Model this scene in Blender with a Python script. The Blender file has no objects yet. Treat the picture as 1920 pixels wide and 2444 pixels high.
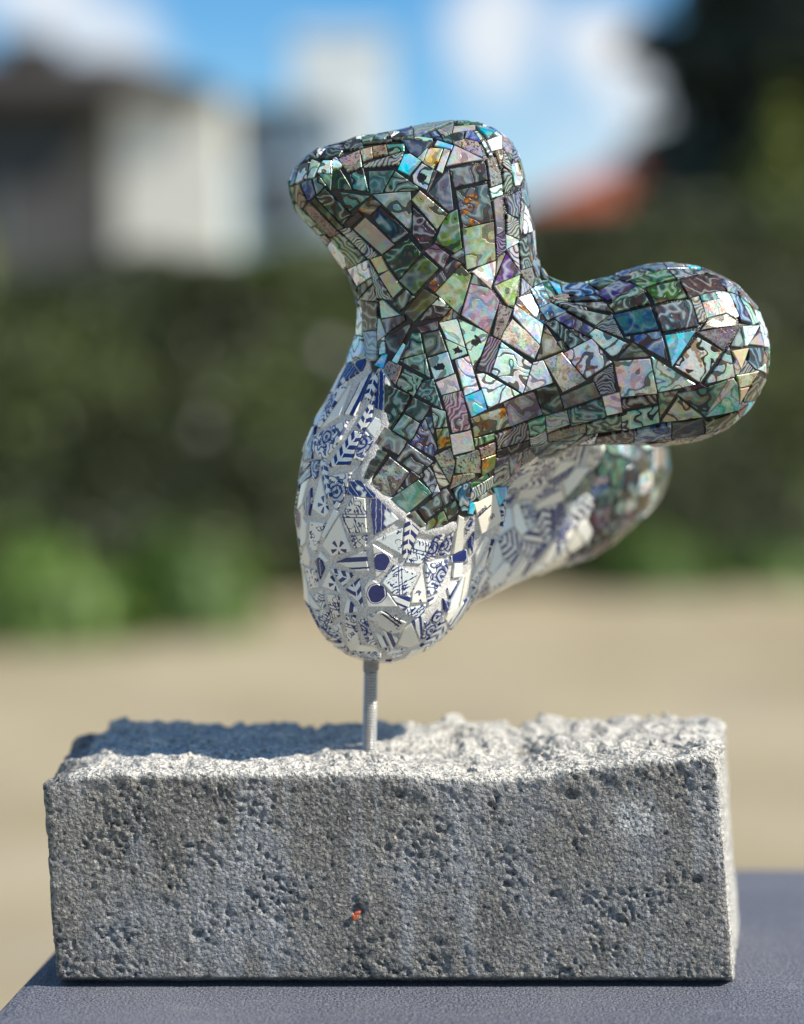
import bpy, bmesh, math, random
import numpy as np
from mathutils import Vector, Matrix
from mathutils.bvhtree import BVHTree
from mathutils.kdtree import KDTree

random.seed(7); RNG = np.random.default_rng(7)
SC = bpy.context.scene
COL = SC.collection

# ------------------------------------------------------------------ camera, sky, sun, exposure
CAM_Z = 1.30
FPX, CXP, CYP, HOR = 4320.0, 854.0, 1087.0, 800.0      # focal length and picture centre on a 1708 x 2174 grid
TH = math.atan((CYP - HOR) / FPX)
cam_d = bpy.data.cameras.new('camera'); cam = bpy.data.objects.new('camera', cam_d); COL.objects.link(cam)
cam.location = (0, 0, CAM_Z); cam.rotation_euler = (math.pi / 2 - TH, 0, 0)
cam_d.sensor_fit = 'VERTICAL'; cam_d.sensor_height = 24.0; cam_d.lens = 24.0 * FPX / 2174.0
cam_d.clip_start = 0.05; cam_d.clip_end = 4000
cam_d.dof.use_dof = True; cam_d.dof.focus_distance = 0.908
cam_d.dof.aperture_fstop = cam_d.lens / 1000 / 0.029
SC.camera = cam

SUN_DIR = Vector((0.69, -0.195, 0.69)).normalized()
sun_d = bpy.data.lights.new('sun', 'SUN'); sun = bpy.data.objects.new('sun', sun_d); COL.objects.link(sun)
sun_d.energy = 5.0; sun_d.angle = math.radians(0.53); sun_d.color = (1.0, 0.94, 0.84)
sun.rotation_euler = SUN_DIR.to_track_quat('Z', 'Y').to_euler()

SC.render.engine = 'CYCLES'
SC.cycles.use_denoising = True
SC.cycles.max_bounces = 6; SC.cycles.diffuse_bounces = 3; SC.cycles.glossy_bounces = 3; SC.cycles.transmission_bounces = 2
SC.cycles.caustics_reflective = False; SC.cycles.caustics_refractive = False
SC.view_settings.view_transform = 'Standard'; SC.view_settings.look = 'None'
SC.view_settings.exposure = 0.46; SC.view_settings.gamma = 1.0
SC.view_settings.use_curve_mapping = False

def P(x, y, d):
    """the point that stands d metres in front of the camera (along world Y) on the sight line through grid point x, y"""
    cx, cy = (x - CXP) / FPX, -(y - CYP) / FPX
    v = Vector((cx, math.cos(TH) + cy * math.sin(TH), -math.sin(TH) + cy * math.cos(TH)))
    v *= d / v.y
    return Vector((v.x, v.y, v.z + CAM_Z))

# ------------------------------------------------------------------ node helpers
class NT:
    def __init__(s, nt): s.nt = nt; nt.nodes.clear()
    def n(s, t, ins=None, **props):
        nd = s.nt.nodes.new(t)
        for k, v in props.items(): setattr(nd, k, v)
        for k, v in (ins or {}).items():
            sk = nd.inputs[k]
            if isinstance(v, bpy.types.NodeSocket): s.nt.links.new(v, sk)
            else: sk.default_value = v
        return nd
    def m(s, op, a, b=0.0, c=None, clamp=False):
        ins = {0: a, 1: b}
        if c is not None: ins[2] = c
        return s.n('ShaderNodeMath', ins, operation=op, use_clamp=clamp).outputs[0]
    def v(s, op, a, b=(0, 0, 0)):
        nd = s.n('ShaderNodeVectorMath', {0: a, 1: b}, operation=op)
        return nd.outputs['Value'] if op in ('DOT_PRODUCT', 'LENGTH', 'DISTANCE') else nd.outputs[0]
    def mix(s, f, a, b, blend='MIX'):
        nd = s.nt.nodes.new('ShaderNodeMix'); nd.data_type = 'RGBA'; nd.blend_type = blend; nd.clamp_factor = True
        for sk, val in ((nd.inputs[0], f), (nd.inputs[6], a), (nd.inputs[7], b)):
            if isinstance(val, bpy.types.NodeSocket): s.nt.links.new(val, sk)
            elif hasattr(val, '__len__') and len(val) == 3: sk.default_value = (*val, 1)
            else: sk.default_value = val
        return nd.outputs[2]
    def sm(s, x, a, b):
        nd = s.n('ShaderNodeMapRange', {0: x, 1: a, 2: b, 3: 0.0, 4: 1.0}, interpolation_type='SMOOTHSTEP')
        return nd.outputs[0]
    def noise(s, vec, scale, detail=2.0, rough=0.5, dist=0.0, col=False):
        nd = s.n('ShaderNodeTexNoise', {'Vector': vec, 'Scale': scale, 'Detail': detail, 'Roughness': rough, 'Distortion': dist})
        return nd.outputs[1 if col else 0]
    def ramp(s, f, stops):
        nd = s.n('ShaderNodeValToRGB', {0: f}); e = nd.color_ramp.elements
        while len(e) < len(stops): e.new(0.5)
        for el, (p, c) in zip(e, stops): el.position = p; el.color = (*c, 1)
        return nd.outputs[0]
    def attr(s, name): return s.n('ShaderNodeAttribute', attribute_name=name)

def material(name):
    m = bpy.data.materials.new(name); m.use_nodes = True
    return m, NT(m.node_tree)

def finish(t, color, rough=0.6, metallic=0.0, spec=0.5, normal=None, coat=None, coat_rough=0.05, alpha=None):
    ins = {'Base Color': color if isinstance(color, bpy.types.NodeSocket) else (*color, 1), 'Roughness': rough, 'Metallic': metallic, 'Specular IOR Level': spec}
    if normal is not None: ins['Normal'] = normal
    if coat is not None: ins['Coat Weight'] = coat; ins['Coat Roughness'] = coat_rough
    b = t.n('ShaderNodeBsdfPrincipled', ins)
    t.n('ShaderNodeOutputMaterial', {0: b.outputs[0]})
    return b

def bump(t, h, strength, dist, normal=None):
    ins = {'Height': h, 'Strength': strength, 'Distance': dist}
    if normal is not None: ins['Normal'] = normal
    return t.n('ShaderNodeBump', ins).outputs[0]

# ------------------------------------------------------------------ world: Nishita sky with a few cumulus clouds
W = bpy.data.worlds.new('World'); SC.world = W; W.use_nodes = True
t = NT(W.node_tree)
sky = t.n('ShaderNodeTexSky', sky_type='NISHITA', sun_disc=False)
sky.sun_elevation = math.asin(SUN_DIR.z); sky.sun_rotation = math.atan2(SUN_DIR.x, SUN_DIR.y)
sky.altitude = 0; sky.air_density = 1.0; sky.dust_density = 0.0; sky.ozone_density = 2.6
dirv = t.n('ShaderNodeTexCoord').outputs['Generated']
warp = t.v('SCALE', t.v('SUBTRACT', t.noise(dirv, 9.0, 4.0, 0.6, col=True), (0.5, 0.5, 0.5)))
warp.node.inputs['Scale'].default_value = 0.07
dv = t.v('NORMALIZE', t.v('ADD', dirv, warp))
mask = None
def dirpx(x, y):
    v = P(x, y, 1.0) - Vector((0, 0, CAM_Z)); return v.normalized()
for x, y, r, a in ((150, 0, 120, .8), (270, 60, 110, .72), (40, -120, 170, .85), (1080, 70, 130, .85), (1190, 60, 70, .5), (1335, 115, 105, .92), (1370, 220, 92, .78),
                   (1270, 300, 150, .35), (1120, 260, 130, .2), (1500, 330, 170, .4), (620, -350, 260, .8), (1900, -200, 330, .8), (-500, 60, 300, .8), (2400, 150, 280, .8)):
    c = dirpx(x, y); ang = r / FPX * 1.25
    b = t.m('MULTIPLY', t.sm(t.v('DOT_PRODUCT', dv, tuple(c)), math.cos(ang), math.cos(ang * 0.12)), a)
    mask = b if mask is None else t.m('MAXIMUM', mask, b)
# unseen cloud all round the sky, its cover raised to whiten the fill light
sepd = t.n('ShaderNodeSeparateXYZ', {0: dv})
gen = t.sm(t.noise(dv, 3.2, 5.0, 0.55), 0.50, 0.66)
back = t.sm(sepd.outputs[1], 0.90, 0.70)
mask = t.m('MAXIMUM', mask, t.m('MULTIPLY', t.m('MULTIPLY', gen, back), 0.8))
skyc = t.n('ShaderNodeHueSaturation', {'Hue': 0.5, 'Saturation': 1.42, 'Value': 1.0, 'Color': sky.outputs[0]}).outputs[0]
colr = t.mix(mask, skyc, (6.6, 6.65, 6.7))
bg = t.n('ShaderNodeBackground', {0: colr, 1: 0.104})
t.n('ShaderNodeOutputWorld', {0: bg.outputs[0]})

# ------------------------------------------------------------------ object helpers
def link(name, me, mat=None, parent=None):
    o = bpy.data.objects.new(name, me); COL.objects.link(o)
    if mat is not None and not me.materials: me.materials.append(mat)
    if parent is not None: o.parent = parent
    return o
def empty(name, loc=(0, 0, 0)):
    o = bpy.data.objects.new(name, None); COL.objects.link(o); o.location = loc; o.empty_display_size = 0.05
    bpy.context.view_layer.update()
    return o
def tag(o, label=None, cat=None, group=None, kind=None):
    for k, v in (('label', label), ('category', cat), ('group', group), ('kind', kind)):
        if v: o[k] = v
    return o
def child(o, parent):
    o.parent = parent; o.matrix_parent_inverse = Matrix.Translation(-Vector(parent.location)); return o
def npmesh(name, verts, faces, smooth=False):
    me = bpy.data.meshes.new(name)
    me.from_pydata([tuple(v) for v in verts], [], [tuple(f) for f in faces]) if not isinstance(faces, np.ndarray) else _fast(me, verts, faces)
    if smooth: me.polygons.foreach_set('use_smooth', [True] * len(me.polygons))
    me.update(); return me
def _fast(me, verts, faces):
    n, k = faces.shape
    me.vertices.add(len(verts)); me.vertices.foreach_set('co', np.asarray(verts, np.float32).ravel())
    me.loops.add(n * k); me.loops.foreach_set('vertex_index', faces.astype(np.int32).ravel())
    me.polygons.add(n); me.polygons.foreach_set('loop_start', np.arange(0, n * k, k, dtype=np.int32))
    me.update(calc_edges=True)
def box_bm(bm, x0, x1, y0, y1, z0, z1):
    vs = [bm.verts.new(p) for p in ((x0, y0, z0), (x1, y0, z0), (x1, y1, z0), (x0, y1, z0), (x0, y0, z1), (x1, y0, z1), (x1, y1, z1), (x0, y1, z1))]
    for f in ((0, 3, 2, 1), (4, 5, 6, 7), (0, 1, 5, 4), (1, 2, 6, 5), (2, 3, 7, 6), (3, 0, 4, 7)): bm.faces.new([vs[i] for i in f])
def bm_mesh(name, bm, smooth=False):
    me = bpy.data.meshes.new(name); bmesh.ops.recalc_face_normals(bm, faces=bm.faces); bm.to_mesh(me); bm.free()
    if smooth: me.polygons.foreach_set('use_smooth', [True] * len(me.polygons))
    return me

# ------------------------------------------------------------------ numeric helpers: Perlin noise and surface nets
_perm = RNG.permutation(256).astype(np.int32); _perm = np.concatenate([_perm, _perm, _perm])
_grad = RNG.normal(size=(256, 3)); _grad /= np.linalg.norm(_grad, axis=1)[:, None]
def perlin(p):
    p = np.asarray(p, np.float64); i = np.floor(p).astype(np.int64); f = p - i; i &= 255
    u = f * f * f * (f * (f * 6 - 15) + 10); out = np.zeros(len(p))
    for dx in (0, 1):
        for dy in (0, 1):
            for dz in (0, 1):
                h = _perm[_perm[_perm[i[:, 0] + dx] + i[:, 1] + dy] + i[:, 2] + dz]
                g = _grad[h]
                d = g[:, 0] * (f[:, 0] - dx) + g[:, 1] * (f[:, 1] - dy) + g[:, 2] * (f[:, 2] - dz)
                w = (u[:, 0] if dx else 1 - u[:, 0]) * (u[:, 1] if dy else 1 - u[:, 1]) * (u[:, 2] if dz else 1 - u[:, 2])
                out += w * d
    return out * 1.4
def surface_nets(F, origin, h):
    """dual mesh of the zero level of the sampled field F (negative inside)"""
    ins = F < 0
    nx, ny, nz = F.shape
    c = np.zeros((nx - 1, ny - 1, nz - 1), np.int8)
    for dx in (0, 1):
        for dy in (0, 1):
            for dz in (0, 1): c += ins[dx:nx - 1 + dx, dy:ny - 1 + dy, dz:nz - 1 + dz]
    act = (c > 0) & (c < 8)
    idx = np.argwhere(act); vid = np.full(act.shape, -1, np.int64); vid[act] = np.arange(len(idx))
    acc = np.zeros((len(idx), 3)); cnt = np.zeros(len(idx))
    corners = [(dx, dy, dz) for dx in (0, 1) for dy in (0, 1) for dz in (0, 1)]
    val = {k: F[idx[:, 0] + k[0], idx[:, 1] + k[1], idx[:, 2] + k[2]] for k in corners}
    for a in corners:
        for ax in range(3):
            if a[ax] == 0:
                b = tuple(1 if k == ax else a[k] for k in range(3))
                va, vb = val[a], val[b]; cr = (va < 0) != (vb < 0)
                tt = np.where(cr, va / np.where(cr, va - vb, 1), 0)
                pos = np.array(a, float)[None] + np.zeros((len(idx), 3)); pos[:, ax] += tt
                acc[cr] += pos[cr]; cnt[cr] += 1
    V = (idx + acc / cnt[:, None]) * h + np.array(origin)
    faces = []
    for ax in range(3):
        b, c2 = (ax + 1) % 3, (ax + 2) % 3
        sl0 = [slice(None)] * 3; sl1 = [slice(None)] * 3; sl0[ax] = slice(0, -1); sl1[ax] = slice(1, None)
        A, B = ins[tuple(sl0)], ins[tuple(sl1)]
        e = np.argwhere(A != B)
        ok = (e[:, b] > 0) & (e[:, c2] > 0) & (e[:, b] < F.shape[b] - 1) & (e[:, c2] < F.shape[c2] - 1)
        e = e[ok]
        def g(db, dc):
            q = e.copy(); q[:, b] -= db; q[:, c2] -= dc; return vid[q[:, 0], q[:, 1], q[:, 2]]
        q = np.stack([g(1, 1), g(0, 1), g(0, 0), g(1, 0)], 1)
        fl = ~A[e[:, 0], e[:, 1], e[:, 2]]
        q[fl] = q[fl][:, ::-1]; faces.append(q)
    return V, np.concatenate(faces)
# ------------------------------------------------------------------ the sculpture's solid: smooth union of tapered limbs
SCL = 0.94 / FPX                                           # metres per grid unit at the sculpture's distance
def W3(x, y, w): return np.array(P(x, y, 0.94 + w * SCL))
# (x, y, depth, radius) -> (x, y, depth, radius), clad in porcelain or shell
LIMBS = [
    ((812, 1242, 0, 175), (802, 1090, -6, 163), 'd'), ((802, 1090, -6, 163), (802, 960, -4, 140), 'd'),
    ((802, 960, -4, 140), (815, 862, 0, 108), 'd'),
    ((945, 1245, -20, 48), (1032, 1092, -48, 42), 'd'),
    ((900, 1178, 110, 150), (1198, 1056, 470, 144), 'd'), ((1198, 1056, 470, 144), (1284, 985, 590, 162), 'r'),
    ((888, 770, 5, 118), (935, 900, -5, 155), 'a'), ((935, 900, -5, 155), (920, 1000, -20, 128), 'a'),
    ((905, 1010, -40, 110), (935, 1068, -70, 70), 'a'),
    ((892, 770, 5, 114), (899, 620, 0, 117), 'a'), ((899, 620, 0, 117), (704, 408, 0, 72), 'a'),
    ((993, 380, 0, 104), (1006, 500, 0, 112), 'a'), ((1008, 500, 0, 114), (1005, 640, 0, 142), 'a'),
    ((694, 396, 0, 72), (993, 378, 0, 105), 'a'), ((800, 378, 0, 78), (905, 374, 0, 93), 'a'), ((860, 440, 0, 96), (930, 600, 0, 120), 'a'),
    ((985, 800, 10, 165), (1250, 780, 0, 150), 'a'), ((1250, 780, 0, 150), (1408, 752, 0, 181), 'a'), ((1408, 752, 0, 181), (1456, 752, 0, 179), 'a'),
    ((1125, 645, 0, 46), (1222, 698, 0, 60), 'a'),
    ((1030, 905, 70, 132), (1270, 985, 480, 140), 'r'),
]
PRIMS = [(W3(*a[:3]), W3(*b[:3]), a[3] * SCL, b[3] * SCL, k) for a, b, k in LIMBS]
def _cone(p, a, b, r1, r2):
    ab = b - a; L2 = ab @ ab
    h = np.clip(((p - a) @ ab) / L2, 0, 1)
    return np.linalg.norm(p - a - h[:, None] * ab, axis=1) - (r1 + (r2 - r1) * h)
KS = 0.0065
def sdf_parts(p):
    return np.stack([_cone(p, a, b, r1, r2) for a, b, r1, r2, k in PRIMS], 1)
def sdf(p):
    p = np.atleast_2d(p); D = sdf_parts(p)
    m = D.min(1, keepdims=True)
    return m[:, 0] - KS * np.log(np.exp(-(D - m) / KS).sum(1)) + 0.0030
def cladding(p):
    D = sdf_parts(np.atleast_2d(p))
    p = np.atleast_2d(p)
    kd = np.array([k in 'dr' for *_, k in PRIMS])
    end = (p[:, 1] > 0.99) & (p[:, 0] > 0.094 + 0.006 * np.sin(p[:, 2] * 160))
    return np.where((D[:, kd].min(1) < D[:, ~kd].min(1)) & ~end, 'd', 'a')
def gradn(p):
    p = np.atleast_2d(p); e = 4e-4; g = np.zeros_like(p)
    for k in range(3):
        q = p.copy(); q[:, k] += e; r = p.copy(); r[:, k] -= e; g[:, k] = sdf(q) - sdf(r)
    return g / np.linalg.norm(g, axis=1)[:, None]
VOX = 0.0020
lo = np.min([np.minimum(a - r1, b - r2) for a, b, r1, r2, k in PRIMS], 0) - 0.012
hi = np.max([np.maximum(a + r1, b + r2) for a, b, r1, r2, k in PRIMS], 0) + 0.012
gx, gy, gz = [np.arange(lo[k], hi[k], VOX) for k in range(3)]
F = np.empty((len(gx), len(gy), len(gz)))
for i, x in enumerate(gx):
    Y, Z = np.meshgrid(gy, gz, indexing='ij')
    F[i] = sdf(np.stack([np.full(Y.size, x), Y.ravel(), Z.ravel()], 1)).reshape(Y.shape)
BV, BF = surface_nets(F, lo, VOX)
del F
BN = gradn(BV)
bvh = BVHTree.FromPolygons([tuple(v) for v in BV], [tuple(int(i) for i in f) for f in BF])
# ------------------------------------------------------------------ outlines of the tesserae that face the viewer, surveyed on a fine grid
SHELL = {
(690, 280): '''t 10,76 15,58 24,53 22,70|t 23,71 27,52 37,56 30,71|t 38,57 41,53 49,53 49,65 35,64|w 4,80 10,60 15,57 10,76|y 5,82 15,79 22,96 16,105|b 16,78 26,74 32,90 24,97
g 29,73 36,70 43,80 33,90|G 33,93 43,82 72,111 62,124|g 60,88 93,92 71,108|G 51,82 53,62 61,63 74,84|g 72,67 86,60 92,85 77,84|s 60,50 82,41 84,60 69,63|r 84,40 97,37 98,47 87,51|s 99,36 113,34 115,44 99,46
g 115,34 133,33 133,41 117,44|w 89,55 132,42 128,56 90,59|T 128,60 134,46 141,45 152,52 140,66|g 95,65 122,64 109,88 96,88|g 111,88 126,64 149,80 150,86|k 99,91 141,87 143,130 140,133 108,102|o 82,107 96,95 108,102 96,114
c 78,131 91,118 122,147 108,158|G 97,115 107,104 138,134 122,145|d 67,122 80,111 86,116 73,127|s 20,107 26,100 60,135 50,140|d 28,98 33,94 63,126 58,130|w 60,132 72,128 104,160 92,164|w 50,141 60,134 90,164 75,171
d 14,57 30,44 38,50 25,52|d 37,49 46,38 62,40 58,47|d 64,28 84,27 87,37 64,40|d 86,28 118,24 118,30 88,33|b 118,26 145,13 146,24 122,27|b 133,29 165,31 150,46 140,40|w 102,20 128,12 143,12 118,24''',
(950, 270): '''w 18,18 68,11 45,22 21,30|b 31,29 45,22 51,32|w 46,22 66,14 64,24 52,30|G 69,15 88,10 100,15 78,16|p 65,18 88,17 88,23 65,26|T 91,18 112,22 103,31|t 88,24 94,25 109,49 104,49|p 105,34 118,30 119,42 109,45
T 45,39 48,34 63,39 61,43|O 32,57 37,43 51,44 50,52 41,64|p 52,44 60,46 52,69 44,65|e 19,73 29,60 41,67 34,88 20,81|w 41,68 46,70 36,92 34,88|p 57,62 66,39 99,55|s 65,36 78,32 92,35 98,53|y 62,66 100,61 103,78 68,86
s 102,56 113,54 120,80 106,86|t 107,88 119,84 120,96 110,99|B 69,92 103,85 110,124 77,133|k 37,94 60,67 65,111 59,113|y 18,102 27,92 58,118 46,135|d 18,109 43,139 30,156 18,141|y 45,150 56,122 69,115 74,156 66,161
k 110,104 120,98 122,135 114,141|w 121,66 131,72 130,88 122,92|w 125,100 140,92 141,120 130,118|w 122,45 130,60 133,75 121,62|w 126,118 138,125 139,145 127,140|w 140,100 146,110 143,140 139,125|w 124,28 132,36 140,55 131,58''',
(800, 520): '''c 44,49 55,46 62,60 52,63|c 54,68 64,62 78,81 68,91|G 58,44 86,26 99,42 76,69|G 77,73 103,46 119,60 93,88|k 107,40 117,33 131,44 125,57|o 108,78 137,50 146,55 117,86|y 118,87 147,57 158,68 145,112|G 81,111 103,84 119,94 92,121
g 70,99 83,85 91,93 77,107|d 100,119 113,103 133,106 125,115|w 15,35 40,48 42,72 28,68|w 40,50 55,75 68,95 50,92|t 54,98 58,97 76,113 56,115|k 56,117 80,112 82,120 62,133|d 60,140 88,125 78,147 67,165|g 78,162 92,133 99,136 103,157
t 52,146 59,140 60,157 53,158|k 104,137 121,132 129,154 108,160|t 123,124 142,119 150,150 131,141|e 130,143 150,152 152,158 137,164|d 98,127 118,121 119,130 102,133|d 33,98 50,100 50,130 34,132|w 35,134 50,132 50,165 38,165''',
(1000, 520): '''y 51,14 86,6 88,49 56,59|p 62,64 72,57 88,51 88,62 82,82|b 87,78 99,46 102,43 117,65|y 88,80 118,68 111,104 105,105|k 89,47 99,44 87,74|w 102,38 114,32 116,62|w 89,22 99,18 100,38 90,46|q 50,113 60,79 82,84 92,98 80,133
s 93,100 110,107 96,141 86,135|q 111,101 143,123 139,148 110,117|r 96,141 110,120 140,147 133,163|t 117,95 131,91 139,106 135,116|w 119,72 130,82 118,91|b 131,84 143,80 153,100 140,106|b 142,108 152,101 170,110 150,120|e 46,119 80,136 71,160 62,172|w 116,30 124,24 130,55 119,58''',
(840, 740): '''T 28,63 36,53 42,53 38,66|s 40,66 46,60 59,66 52,86 40,72|g 57,59 86,51 92,79|g 53,87 63,71 82,81 72,99|g 77,98 84,84 95,81 106,115|e 90,58 111,51 118,74 97,80|p 99,84 119,75 124,93 106,99|w 105,101 128,95 137,137 117,142
q 121,60 136,56 147,91 131,98|T 132,102 150,95 155,115 139,123|g 41,88 68,101 49,136 38,132|d 63,121 73,104 91,113 79,131|g 49,139 61,123 78,131 69,151|b 69,155 85,128 99,160 94,169|g 94,115 108,119 110,136 97,138|k 29,155 40,138 62,153 55,168
o 98,139 111,138 114,156 100,160|p 115,145 139,140 142,161 119,167''',
(860, 960): '''g 43,66 55,49 84,69 68,83|s 87,64 104,55 109,70 104,94|s 112,64 137,56 139,82 111,82|s 138,54 155,47 155,60 140,65|o 140,66 156,61 154,75 140,85|s 108,86 130,82 131,88 104,101|b 70,86 80,77 89,90 83,105|w 82,76 90,71 102,94 90,100
g 37,112 66,92 81,106 56,127 46,120|g 69,124 99,100 107,112 77,136|b 105,103 127,95 124,124 115,125|k 98,125 110,115 112,127 102,135|y 78,140 96,127 101,139 74,150|k 54,133 64,128 75,142 69,145|S 12,97 34,66 55,83 38,108 22,106|S 6,88 17,55 31,61 13,88
w 130,100 152,86 152,97 128,116|w 155,78 171,70 171,95 155,97''',
(1120, 740): '''w 10,68 23,32 37,38 26,72|t 27,72 37,39 72,64 61,95|t 9,76 18,75 57,97 22,114|y 80,57 89,20 107,47|d 92,18 101,14 132,36 118,45|b 101,12 114,5 143,22 134,30|G 114,2 161,6 148,18|t 64,95 74,63 86,60 97,84|r 88,60 109,51 135,81 108,94
W 111,50 142,34 164,61 136,79|y 41,108 74,96 83,120 48,134|o 2,126 39,114 44,134 6,147|d 79,93 102,86 111,114 87,121|k 107,100 144,84 151,100 112,113|g 115,116 154,103 159,124 119,133|g 70,131 87,124 88,140 72,145|w 90,123 114,117 117,131 92,140
w 31,145 66,131 69,149 34,160|g 7,149 27,144 27,151 7,158|s 93,142 135,130 135,141 94,151|w 71,147 89,141 90,152 72,156|d 32,162 68,151 66,162 34,170|d 70,158 90,154 120,150 82,166''',
(1290, 600): '''b 36,54 70,53 72,57 35,59|b 63,52 90,36 112,42 76,60|G 104,36 148,24 158,34 119,44|w 145,16 165,14 171,21 150,23|d 125,46 160,37 169,55 135,61|G 81,63 119,50 126,62 89,71|k 37,62 74,60 84,72|G 33,71 37,67 78,75 64,86|w 65,88 84,74 97,101
Q 88,76 127,67 137,91 101,97|b 100,101 140,94 148,127|t 57,99 66,92 101,108 83,123|o 92,125 108,107 126,122|q 87,129 128,126 136,164 95,168|w 62,148 83,134 87,163 70,165''',
(1530, 620): '''d 47,27 84,22 97,38 58,46|k 34,14 59,12 74,18 42,24|g 15,58 56,48 65,77 24,85|A 60,47 99,41 111,70 70,80|s 65,85 113,78 94,105|T 29,89 62,84 37,123|W 40,123 65,92 92,107 68,141|t 74,143 101,101 108,135|t 13,113 62,144 20,153|b 101,42 111,44 126,74 113,71
t 112,42 120,47 134,72 128,75|p 116,78 136,77 124,99 119,98|k 104,100 113,84 118,98 116,101|c 106,107 123,104 115,126|b 126,105 141,104 140,120 131,126 124,118|c 125,98 137,86 140,100|r 110,135 134,130 125,146 113,148|c 114,149 124,147 114,165|y 142,105 151,106 149,128 146,125
d 118,163 133,135 146,142 135,165|p 136,128 143,122 146,136|w 137,85 146,92 148,102 141,100|w 96,25 110,35 112,42 100,38|w 136,145 148,142 143,165 128,170''',
(1400, 760): '''p 19,91 38,86 41,108 24,111|w 44,94 79,88 80,98 44,104|g 42,109 82,101 83,119 44,128|y 84,87 106,84 86,113|y 107,87 161,72 137,110|y 88,119 107,92 133,112|g 138,113 174,73 175,104|g 1,122 38,112 39,128 1,133|b 57,129 98,121 97,137 58,142|d 100,120 135,114 136,131 100,137
d 137,118 171,108 171,122 138,131|d 15,135 54,129 54,141 12,143|d 70,142 130,134 110,144 75,146|d 132,133 150,128 146,138 115,144|d 174,108 185,100 182,115 172,122''',
}
DELFT = {
(690, 850): '''S 64,68 82,32 99,16 78,70|L 78,82 93,60 103,38 97,75 88,88|L 45,130 75,87 87,90 72,127|P 37,86 76,28 61,70|F 31,93 71,74 61,98 43,122 29,110|F 34,84 50,46 70,28 66,40 38,84|F 27,122 37,120 35,140 28,147''',
(690, 1120): '''Q 28,46 39,4 48,50 43,56|F 47,8 74,4 68,28 58,47 53,44|B 19,40 28,20 29,40 26,56 20,52|R 26,60 45,62 32,99 24,86|Q 40,88 60,53 75,95 51,101|X 61,55 75,32 90,34 92,73 69,74|X 71,77 92,76 90,90 77,92|B 93,36 105,33 128,58 99,77
R 100,82 133,67 131,99|H 97,86 121,101 112,118 101,126|X 135,108 148,80 165,86 154,110|X 108,132 122,111 150,121 137,146 122,146|B 31,105 38,102 43,115 37,129|P 38,95 48,106 42,110 34,103|S 55,108 90,94 94,118 80,119|L 48,114 78,121 64,137|Q 39,136 48,117 62,144
L 66,140 83,126 88,162|H 88,138 95,126 112,138 127,159 92,160|X 28,148 40,139 44,160 40,162|X 45,145 60,147 60,171 50,175|S 64,168 69,148 82,165|R 17,95 21,85 27,104 25,113 16,108|P 15,70 18,55 23,62 22,84 15,90|R 20,113 33,117 36,137 25,139|P 15,132 20,120 24,138 28,160 20,150|P 11,50 16,18 26,10 18,40''',
(860, 1150): '''R 60,127 71,105 77,140 58,141|X 50,148 76,142 74,152 66,158 52,155|F 75,94 102,89 102,102 91,128 78,133|S 78,137 90,132 86,140 78,145|F 88,86 95,70 109,55 104,84|M 131,25 156,12 166,47 139,61|P 106,84 113,38 121,42 119,78|F 122,52 132,32 131,50 123,62|B 124,70 133,55 131,82 126,84
P 133,82 145,62 150,66 134,100|R 108,95 119,94 117,110 106,112|S 100,124 116,113 110,125 104,138|F 84,155 90,147 95,152 90,165 82,162|B 95,135 103,140 100,152 96,148|P 120,110 130,98 122,130 112,150|R 135,100 150,75 146,95 125,125''',
(750, 1320): '''N 60,73 78,66 108,79 97,97 68,80|P 96,106 104,88 113,80 123,104 110,109|F 124,100 128,78 144,82 134,96|F 136,74 140,64 150,70 145,80|F 51,78 62,76 75,108 62,104|S 72,92 82,97 87,107 77,109|X 37,72 50,72 56,106 38,100|R 20,85 32,80 35,97 26,92|X 2,65 10,68 36,100 25,98 8,80
X 82,110 108,110 96,122 86,118|X 18,102 40,110 45,118 24,112|X 45,112 80,112 78,124 50,118|P 112,112 124,108 100,130 95,126|R 150,90 155,85 148,98 128,110''',
}
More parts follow.
